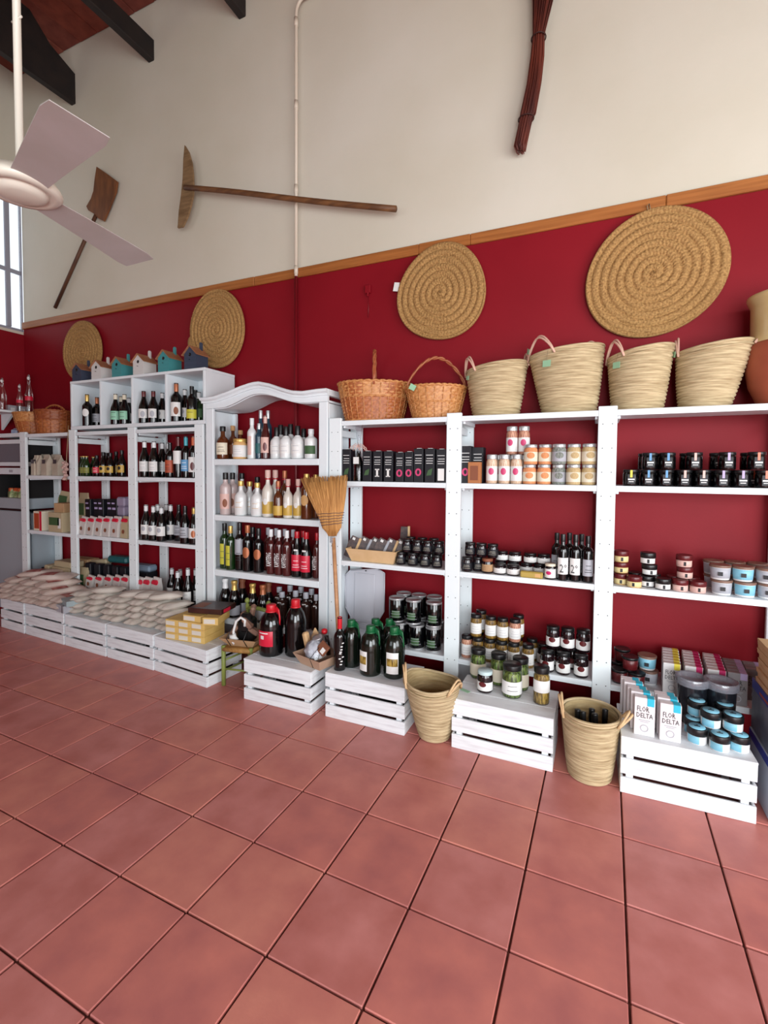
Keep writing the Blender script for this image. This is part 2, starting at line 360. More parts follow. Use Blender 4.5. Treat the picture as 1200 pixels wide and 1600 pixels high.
CR[8] = cr_px((968.5, 1237), (1184, 1289), 'wide white slatted crate with salt cartons and tubs, at right', .262, .34)
def ctop(k): return {0: .272, 1: .275, 2: .262, 3: .262, 4: .255, 5: .262, 6: .268, 7: .265, 8: .262}[k]+.0005

# ------------------------------------------------------------------ straw mats on the wall
straw = mat('esparto_straw', (128, 92, 48), .85, (178, 138, 84), 95, (1, 1, 1), bump=.35, bscale=140, lo=.3, hi=.62)
def mat_disc(cxp, czp, rx, rz, pitch, label, harm=(), na=420, nr=64, rot=0., ear=None):
    c = Vector((cxp, YW-.031, czp)); r = tag(empty('straw_mat', c, rot=(0, rot, 0)), label, 'straw mat'); b = MB(); vs = []; fs = []
    def R_(a):
        s = 1.
        for kk, am, ph in harm: s += am*math.cos(kk*a+ph)
        return s
    for i in range(nr+1):
        for j in range(na):
            a = 2*math.pi*j/na; rr = i/nr; rad = rr*rx; ph = rad/pitch-a/(2*math.pi); u = ph-math.floor(ph); k = max(1, math.floor(ph)+1)
            n_ = max(6, round(2*math.pi*k*pitch/.021))
            h = .003+.019*math.sqrt(max(0, 1-(2*u-1)**2))+.0013*math.sin(n_*a+3.4*abs(2*u-1))
            if i == nr: h = .006
            vs.append((rad*R_(a)*math.cos(a), -h, rad*R_(a)*rz/rx*math.sin(a)))
    for i in range(nr):
        for j in range(na): k = (j+1) % na; fs.append((i*na+j, (i+1)*na+j, (i+1)*na+k, i*na+k))
    o0 = len(vs)
    for j in range(na):
        x, _, z = vs[nr*na+j]; vs.append((x, 0, z))
    for j in range(na): k = (j+1) % na; fs.append((nr*na+j, o0+j, o0+k, nr*na+k))
    b.add(vs, fs, True); ob('spiral_braid', b, r, straw)
    if ear:
        ex, ez = ear; ob('loose_end', MB().lathe([(0, .02), (.02, .02), (.04, .014), (.05, 0)], 20), r, straw, (ex, 0, ez), (math.pi/2, 0, 0), (.8, 1.25, 1))
    return r
def wallc(x0, x1, y0, y1, Y=YW-.02):
    a = at(x0, (y0+y1)/2, Y); b = at(x1, (y0+y1)/2, Y); t = at((x0+x1)/2, y0, Y); u = at((x0+x1)/2, y1, Y)
    return (a.x+b.x)/2, (t.z+u.z)/2, (b.x-a.x)/2, (t.z-u.z)/2
M = wallc(101, 163, 501, 598); mat_disc(M[0], M[1], M[2]*.96, M[3], .038, 'round straw mat farthest left, behind the first birdhouses', ((2, .02, 1),))
M = wallc(300, 384, 453, 577); m2 = mat_disc(M[0], M[1], M[2], M[3], .038, 'round straw mat with a frayed ear, behind the last dark birdhouse', ((2, .02, 1.2), (3, .012, 2)), ear=(-M[2]*.98, -M[3]*.25))
M = wallc(624, 760, 381, 534); m3 = mat_disc(M[0], M[1], M[2], M[3], .042, 'lopsided round straw mat above the handled wicker baskets', ((3, .03, 2.2), (2, .015, .6)))
tagw = mat('paper_tag_white', (226, 228, 224), .6); tagg = mat('paper_tag_green', (150, 196, 160), .6); wire_m = mat('tie_string', (150, 130, 100), .7)
ob('price_tag', MB().box(-.02, .02, -.012, -.010, -.03, .03), m3, tagw, (-M[2]-.014, 0, M[3]*.25), (0, .2, 0))
M = wallc(915, 1140, 327, 527); m4 = mat_disc(M[0], M[1], M[2], M[3], .044, 'largest round straw mat, above the two right-hand palm baskets', ((2, .035, -1.6), (3, .01, 1)), na=520, nr=72)
ob('hanging_loop', MB().tube([(-.035, -.01, M[3]-.03), (-.045, -.012, M[3]+.02), (-.035, -.01, M[3]+.03), (-.025, -.01, M[3]-.02)], .003, 6), m4, wire_m)

# ------------------------------------------------------------------ tools, twigs, pipe, box on the wall
old_wood = mat('aged_wood', (92, 58, 32), .6, (126, 84, 48), 6, (1, 1, 6), bump=.15)
rk_wood = mat('greyed_wood', (112, 86, 56), .6, (142, 114, 80), 6, (1, 1, 6), bump=.12)
YT = YW-.028
def wp(px, py, Y=None): v = at(px, py, Y or YT); return (v.x, v.z)
def flat(poly, y0, y1, org): return MB().prism([(a-org[0], b-org[1]) for a, b in poly], y0-YT, y1-YT)
og = wp(136, 340); pd = tag(empty('wooden_peel', (og[0], YT, og[1])), 'reddish wooden peel with square blade, hung slanting near the window', 'tool')
ob('blade', flat([wp(*p) for p in ((152, 261), (168, 272), (184, 284), (182, 300), (172, 325), (163, 346), (155, 342), (147, 334), (139, 329), (136, 323), (143, 311), (147, 299), (149, 280))], YT-.008, YT+.008, og), pd, mat('peel_wood', (96, 54, 24), .5, (124, 74, 36), 5, (4, 1, 1)))
a, b = wp(150, 336), wp(86, 481); ob('shaft', MB().tube([(a[0]-og[0], 0, a[1]-og[1]), (b[0]-og[0], 0, b[1]-og[1])], .017, 10), pd, mat('peel_shaft', (74, 44, 28), .6, (96, 60, 38), 6))
YT = YW-.10
og = wp(295, 295); rkT = tag(empty('wooden_grain_rake', (og[0], YT, og[1])), 'long-handled wooden grain rake hung sideways across the cream wall', 'tool')
ob('head', flat([wp(*p) for p in ((290, 228), (296, 238), (301, 255), (303, 275), (303.5, 292), (303, 305), (300, 320), (295, 338), (287, 355), (279, 357), (281, 330), (284.5, 305), (287, 280), (288, 250))], YT-.012, YT+.004, og), rkT, rk_wood)
a, b = wp(292, 295), wp(620, 329); pts = [(a[0]+(b[0]-a[0])*t-og[0], -.02-.004*math.sin(t*5), a[1]+(b[1]-a[1])*t-og[1]+.004*math.sin(t*7)) for t in [i/10 for i in range(11)]]
ob('shaft', MB().tube(pts, .021, 10), rkT, old_wood)
# bundle of red twigs
tw = mat('red_twigs', (66, 20, 12), .6, (104, 42, 26), 20, (1, 1, .2)); YB = YW-.07
secs = [(-30, (828, 878)), (0, (831, 867)), (55, (832, 851)), (90, (828, 851)), (130, (823, 847)), (180, (812, 838)), (190, (811, 832)), (228, (803, 824)), (234, (807, 822))]
og = at(830, 110, YB); bd = tag(empty('twig_bundle', og), 'dark red bundle of bound twigs hanging high on the cream wall', 'bundle of twigs')
cen = [(at((x0+x1)/2, y, YB), abs(at(x1, y, YB).x-at(x0, y, YB).x)/2) for y, (x0, x1) in secs]
ext = [(cen[0][0]+Vector((.05, 0, .35)), cen[0][1]*1.5)]+cen
b = MB()
for k in range(85):
    a_ = rnd.random()*6.283; q = math.sqrt(rnd.random())*.93; drop = rnd.uniform(-.02, .012)
    pts = []
    for i, (c, R_) in enumerate(ext):
        p = c-og+Vector((math.cos(a_)*q*R_, math.sin(a_)*q*min(R_, .05)*.9, 0)); p += Vector((rnd.uniform(-1, 1)*.002, 0, drop if i == len(ext)-1 else 0)); pts.append(p)
    b.tube(pts, [.0036*rnd.uniform(.7, 1.3)]*len(pts), 5)
o = ob('twigs', b, bd, tw); o['kind'] = 'stuff'
for yy, hw in ((60, 10.5), (186, 11.5)):
    c = at(841.5 if yy == 60 else 822, yy, YB)-og; R_ = at(851, yy, YB).x-at(851-hw, yy, YB).x
    ob('binding', MB().tube([(c.x+math.cos(t*math.pi/8)*(R_+.003), math.sin(t*math.pi/8)*.045, c.z) for t in range(17)], .004, 5), bd, mat('twig_binding', (52, 18, 12), .7))
# pipe
pw = mat('pipe_cream', (214, 202, 184), .4); pr = mat('pipe_red', (118, 14, 26), .4)
xp = at(467.5, 300, YW).x; yp = YW-.041
pipe = tag(empty('conduit_pipe', (xp, yp, 0)), 'thin conduit pipe running down the wall, cream above and red below the rail', 'pipe')
zt = at(468, 30, YW).z; arc = [(.0+.07*(1-math.cos(t)), 0, zt+.1*math.sin(t)) for t in [i*math.pi/2/6 for i in range(7)]]
ob('cream_length', MB().tube([(0, 0, ZT1-.0)]+[(0, 0, zt)]+arc[1:]+[(.14, -.0, zt+.102), (.2, 0, zt+.12)], .0125, 10), pipe, pw)
ob('red_length', MB().tube([(0, 0, .1), (0, 0, ZT1)], .0125, 10), pipe, pr)
for yy in (42, 170, 300, 425): ob('coupling', MB().lathe([(.0155, -.03), (.0155, .03)], 10, closed=True), pipe, pw, (0, 0, at(467, yy, YW).z))
bx = at(575, 452, YW-.02); jb = tag(empty('junction_box', bx), 'small red junction box on the red wall, left of the lopsided mat', 'junction box')
ob('housing', MB().box(-.022, .022, -.012, .012, -.03, .03, .004), jb, wall_red); ob('cable_gland', MB().lathe([(.008, -.02), (.008, 0), (.013, .004)], 10, closed=True), jb, wall_red, (0, -.004, -.032))
ob('red_wire', MB().tube([(0, 0, -.05), (.004, .004, -.12), (0, .008, -.2)], .0025, 6), jb, pr)

# ------------------------------------------------------------------ ceiling fan
fan_m = mat('fan_enamel', (222, 218, 204), .35); fan_b = mat('fan_blade', (184, 178, 176), .45, (176, 170, 166), 5)
h = 1.05; fc = onz(32, 297, CH+h); fan = tag(empty('ceiling_fan', fc), 'cream three-bladed ceiling fan on a long rod, upper left', 'ceiling fan')
ob('motor_housing', MB().lathe([(0, -.028), (.055, -.027), (.078, -.02), (.086, -.008), (.09, -.004), (.1, -.012), (.125, -.008), (.135, .004), (.128, .02), (.1, .05), (.05, .07), (.02, .075)], 48), fan, fan_m)
ob('rod', MB().tube([(0, 0, .07), (0, 0, ZC-fc.z)], .013, 12), fan, fan_m); ob('rod_pin', MB().tube([(-.03, 0, 0), (.03, 0, 0)], .004, 6), fan, fan_m, (0, 0, .62))
ob('canopy_cup', MB().lathe([(.018, -.1), (.05, -.05), (.055, 0)], 20), fan, fan_m, (0, 0, ZC-fc.z))
for ang in (-15, 100, 218):
    bl = MB(); n_ = 10; vs = []
    for i in range(n_+1):
        t = i/n_; rr = .10+.505*t; wd = .056+.036*t if t < .97 else .080; tw_ = -.12
        for s_ in (-1, 1):
            for zz in (-.0015, .0015): vs.append((rr, s_*wd*math.cos(tw_), s_*wd*math.sin(tw_)+zz-.012*t*t))
    fs = []
    for i in range(n_):
        a = i*4; fs += [(a, a+4, a+6, a+2), (a+1, a+3, a+7, a+5), (a, a+1, a+5, a+4), (a+2, a+6, a+7, a+3)]
    fs += [(0, 2, 3, 1), (n_*4, n_*4+1, n_*4+3, n_*4+2)]
    o = ob('blade', bl.add(vs, fs), fan, fan_b, rot=(0, 0, math.radians(ang))); ob('blade_arm', MB().box(.07, .2, -.014, .014, .004, .012, .002), o, fan_m)
# ------------------------------------------------------------------ goods: unit-sized parts, scaled per item
def mm(prof, seg=20, a0=0., a1=2*math.pi, smooth=True, name='part', fn=None): return MB().lathe(prof, seg, smooth, a0=a0, a1=a1, fn=fn).mesh(name, None)
def band(r0, z0, r1, z1, half=62, c=-90, seg=14, name='label', t=.02):
    a0, a1 = math.radians(c-half), math.radians(c+half)
    return MB().lathe([(r0-t, z0), (r0, z0), (r1, z1), (r1-t, z1)], seg, True, a0=a0, a1=a1).mesh(name, None)
def lines(r, zs, half=36, c=-90, dz=.012, name='print'):
    b = MB()
    for i, z in enumerate(zs):
        hh = half*(1-.3*(i % 3)/2); b.lathe([(r-.02, z), (r, z), (r, z+dz), (r-.02, z+dz)], 8, True, a0=math.radians(c-hh), a1=math.radians(c+hh))
    return b.mesh(name, None)
def disc(rad, r, z, c=-90, half=20, name='emblem'):
    b = MB(); n = 16; vs = [(r*math.cos(math.radians(c)), r*math.sin(math.radians(c)), z)]; fs = [(0, i+1, (i+1) % n+1) for i in range(n)]
    for q in (.34, .67, 1.):
        for i in range(n):
            a = 2*math.pi*i/n; t = math.radians(c+half*q*math.cos(a)); vs.append((r*math.cos(t), r*math.sin(t), z+rad*q*math.sin(a)))
    for k in range(2): fs += [(1+k*n+i, 1+(k+1)*n+i, 1+(k+1)*n+(i+1) % n, 1+k*n+(i+1) % n) for i in range(n)]
    return b.add(vs, fs, True).mesh(name, None)
def ubox(x0, x1, y0, y1, z0, z1, ch=0, name='part'): return MB().box(x0, x1, y0, y1, z0, z1, ch).mesh(name, None)
PR = {
 'bordeaux': [(0, .012), (.8, .0), (.95, .004), (1, .02), (1, .60), (.96, .645), (.8, .69), (.55, .73), (.42, .76), (.36, .80), (.34, .97), (.4, .975), (.4, 1), (0, 1)],
 'burgundy': [(0, .012), (.8, .0), (.95, .004), (1, .02), (1, .46), (.94, .54), (.75, .63), (.55, .71), (.42, .79), (.36, .86), (.35, .97), (.4, .975), (.4, 1), (0, 1)],
 'beer': [(0, .01), (.85, 0), (1, .03), (1, .52), (.93, .6), (.62, .72), (.45, .82), (.41, .95), (.44, 1), (0, 1)],
 'flask': [(0, .01), (.85, 0), (1, .03), (1, .5), (.93, .58), (.7, .645), (.4, .7), (.34, .76), (.33, 1), (0, 1)],
 'slim': [(0, .01), (.9, 0), (1, .02), (1, .62), (.97, .67), (.75, .72), (.48, .755), (.42, .8), (.42, 1), (0, 1)],
 'jar': [(0, .01), (.9, 0), (1, .04), (1, .7), (.97, .77), (.86, .82), (.86, .98), (0, .98)],
 'hexjar': [(0, .01), (.9, 0), (1, .04), (1, .74), (.9, .8), (.9, .98), (0, .98)],
 'tub': [(0, .0), (.86, 0), (.89, .02), (.98, .86), (.98, .95), (0, .95)],
 'lowtub': [(0, 0), (.93, 0), (.97, .03), (.99, .7), (0, .7)],
 'can': [(0, 0), (.97, 0), (1, .02), (.985, .05), (.985, .95), (1, .98), (.97, 1), (.93, .97), (0, .97)],
}
PM = {k: mm(v, 12 if k == 'hexjar' else 22, name='body') for k, v in PR.items()}
CAPS = {
 'long': mm([(.37, .76), (.39, .76), (.40, .985), (.38, 1.004), (0, 1.006)], 16, name='cap'),
 'crown': mm([(.46, .955), (.5, .96), (.46, 1.004), (0, 1.01)], 12, name='cap'),
 'stopper': mm([(.37, .86), (.46, .86), (.46, 1.004), (.42, 1.01), (0, 1.012)], 14, name='cap'),
 'slimcap': mm([(.45, .84), (.47, .84), (.47, 1.004), (0, 1.008)], 14, name='cap'),
 'bigcap': mm([(.37, .70), (.41, .72), (.41, 1.0), (0, 1.008)], 14, name='cap'),
 'lid': mm([(.88, .84), (.93, .84), (.95, .86), (.95, .985), (.9, 1.002), (0, 1.0)], 22, name='lid'),
 'hexlid': mm([(.92, .82), (.96, .82), (.97, .97), (.92, 1.0), (0, 1.0)], 20, name='lid'),
 'tublid': mm([(1.0, .83), (1.06, .85), (1.07, .97), (1.0, 1.0), (.85, .985), (0, .985)], 24, name='lid'),
 'lowlid': mm([(1.0, .55), (1.05, .57), (1.05, .95), (1.0, 1.0), (.8, .97), (0, .97)], 24, name='lid'),
 'champ': mm([(.55, .70), (.5, .74), (.42, .86), (.40, .90), (.50, .915), (.52, .985), (.40, 1.008), (0, 1.01)], 16, name='foil'),
}
LB = {
 'mid': band(1.02, .16, 1.02, .44), 'tall': band(1.02, .14, 1.02, .50), 'wide': band(1.02, .18, 1.02, .40, 88), 'low': band(1.02, .07, 1.02, .33, 75),
 'jar': band(1.02, .14, 1.02, .62, 95), 'jarg': band(1.02, .10, 1.02, .60, 85), 'jarlow': band(1.02, .12, 1.02, .52, 85), 'strip': band(1.02, .34, 1.02, .66, 80), 'wrap': band(1.02, .1, 1.02, .68, 150, seg=24),
 'round': disc(.12, 1.03, .42, half=40), 'tub': band(.93, .12, 1.0, .80, 80), 'tubw': band(.93, .08, 1.0, .80, 175, seg=28), 'low_tub': band(1.0, .08, 1.01, .52, 70), 'half_tub': band(1.0, .06, 1.01, .54, 38, -118), 'lowtubw': band(.985, .05, 1.0, .54, 175, seg=28),
 'can': band(1.0, .08, 1.0, .92, 175, seg=26), 'canf': band(1.012, .2, 1.012, .5, 30), 'slim': band(1.03, .10, 1.03, .56, 30, -100),
}
for m_ in (PM, CAPS, LB):
    for v in m_.values(): v.materials.clear(); v.materials.append(None)
P3 = {
 'text3': lines(1.035, [.22, .27, .36]), 'text2': lines(1.035, [.24, .38], 30), 'jar3': lines(1.035, [.24, .36, .46], 42), 'spot': disc(.07, 1.04, .33, -98, 24), 'jarspot': disc(.12, 1.04, .42, -98, 28),
 'spicedisc': disc(.16, 1.04, .44, -84, 34), 'neckring': mm([(.44, .80), (.47, .80), (.47, .83), (.44, .83)], 14), 'bust': disc(.1, 1.045, .28, -75, 24), 'monogram': ubox(-.28, .18, -1.06, -1.0, .3, .56, name='emblem'),
 'beans': disc(.13, 1.04, .40, -90, 55),
}
def gm(n, rgb, rough=.12, **k): return mat(n, rgb, rough, coat=.35, **k)
G = dict(
 dark=gm('dark_bottle_glass', (8, 8, 9)), green=gm('green_bottle_glass', (20, 46, 18)), black=gm('black_glass', (6, 6, 8)), amber=gm('amber_glass', (86, 42, 18)), rose=gm('rose_glass', (70, 24, 24)), blueg=gm('blue_bottle', (36, 66, 84)),
 cream=gm('cream_white_glass', (214, 208, 198), .25), milk=gm('milk_white_bottle', (220, 222, 222), .25), pinkb=gm('pinkish_bottle', (190, 172, 170), .3), plastic=gm('dark_plastic_bottle', (38, 20, 16), .2),
 white=mat('label_white', (226, 226, 224), .5), cream_l=mat('label_cream', (222, 214, 192), .55), mint=mat('label_mint', (140, 196, 168), .5), grey_l=mat('label_grey', (168, 170, 178), .5), red=mat('label_red', (206, 32, 60), .4), gold=mat('label_gold', (196, 160, 70), .4),
 yellow=mat('label_yellow', (196, 190, 60), .5), olive=mat('label_olive', (128, 130, 58), .5), orange=mat('label_orange', (170, 74, 44), .5), blue=mat('label_blue', (92, 150, 196), .5), pink=mat('label_pink', (216, 178, 168), .5), lilac=mat('label_lilac', (176, 160, 200), .5),
 tan=mat('label_tan', (206, 162, 104), .6), brown=mat('label_brown', (132, 76, 50), .6), copper=mat('foil_copper', (170, 100, 64), .35, metal=.3), goldf=mat('foil_gold', (206, 170, 96), .3, metal=.5), whitef=mat('foil_white', (222, 224, 226), .3), redf=mat('foil_red', (178, 20, 34), .3), wine_f=mat('foil_wine_red', (92, 22, 26), .35),
 blackf=mat('cap_black', (16, 16, 18), .35), turq=mat('foil_turquoise', (62, 160, 176), .35), orangef=mat('foil_orange', (206, 96, 52), .35), silver=mat('lid_silver', (190, 192, 194), .3, metal=.6), cork=mat('cork', (180, 140, 96), .8), kraft=mat('kraft_card', (172, 136, 98), .8, (184, 150, 112), 12), kraftl=mat('kraft_light', (206, 170, 124), .75, (214, 180, 136), 12),
 brownlid=mat('lid_brown', (122, 92, 78), .4), bluelt=mat('print_light_blue', (128, 190, 212), .45), salt=mat('salt_white', (222, 222, 222), .6), navy=mat('navy_card', (14, 15, 24), .55), pinkp=mat('print_pink', (200, 60, 110), .5), magenta=mat('print_magenta', (196, 30, 100), .5), yel=mat('print_yellow', (230, 214, 70), .5), cyan=mat('print_cyan', (44, 180, 206), .45),
 greenp=mat('print_green', (60, 92, 56), .6), ink=ink, inkw=ink_w, teal=mat('teal_wrap', (34, 92, 96), .45), butter=mat('label_butter', (226, 208, 150), .5), lilacp=mat('lilac_pack', (150, 138, 162), .6), garlic=mat('garlic_cloves', (186, 140, 104), .5, (222, 204, 182), 5), garlicr=mat('pickled_cloves_red', (140, 76, 60), .5, (204, 156, 128), 5),
 olives=mat('brown_olives', (76, 54, 18), .35, (158, 122, 56), 6, bump=.4, bscale=7), greens=mat('green_pickles', (40, 62, 14), .35, (132, 158, 74), 5, bump=.5, bscale=6, lo=.4, hi=.62), golives=mat('golden_olives', (104, 80, 22), .35, (182, 152, 74), 6, bump=.5, bscale=7, lo=.42, hi=.58), spice_o=mat('orange_spice', (206, 132, 84), .8, (216, 150, 104), 6), spice_g=mat('grey_salt_mix', (92, 98, 92), .8, (150, 154, 146), 8), spice_b=mat('beige_spice', (176, 150, 104), .8, (190, 166, 124), 7), jam=gm('dark_jam', (26, 12, 16)),
 capg=mat('cap_green', (16, 92, 52), .35), capr=mat('cap_red', (196, 26, 40), .35), clear=glass('clear_glass'), clearp=glass('clear_plastic', (176, 178, 190), .12, .2, .5, .35))
# style: kind, radius, body, [(part name, mesh, material, sub-part list)], description, category, object name
def st(kind, r, body, parts, desc, cat='bottle', name='bottle'): return (kind, r, body, parts, desc, cat, name)
def bt(kind, r, body, cap, capm, lab, labm, desc, pr=None, prm='ink', name='wine_bottle', extra=()):
    ps = []
    if cap: ps.append(('foil' if 'foil' in capm or capm.endswith('f') else 'cap', CAPS[cap], capm, []))
    if lab: ps.append(('label', LB[lab], labm, [('print', P3[pr], prm)] if pr else []))
    return st(kind, r, body, ps+list(extra), desc, 'bottle', name)
def jr(kind, r, body, lid, lidm, lab, labm, desc, pr=None, prm='ink', name='jar', cat='jar', extra=(), h=None):
    ps = [('lid', CAPS[lid], lidm, [])] if lid else []
    if lab: ps.append(('label', LB[lab], labm, [('print', P3[pr], prm)] if pr else []))
    return st(kind, r, body, ps+list(extra), desc, cat, name)
R = .041
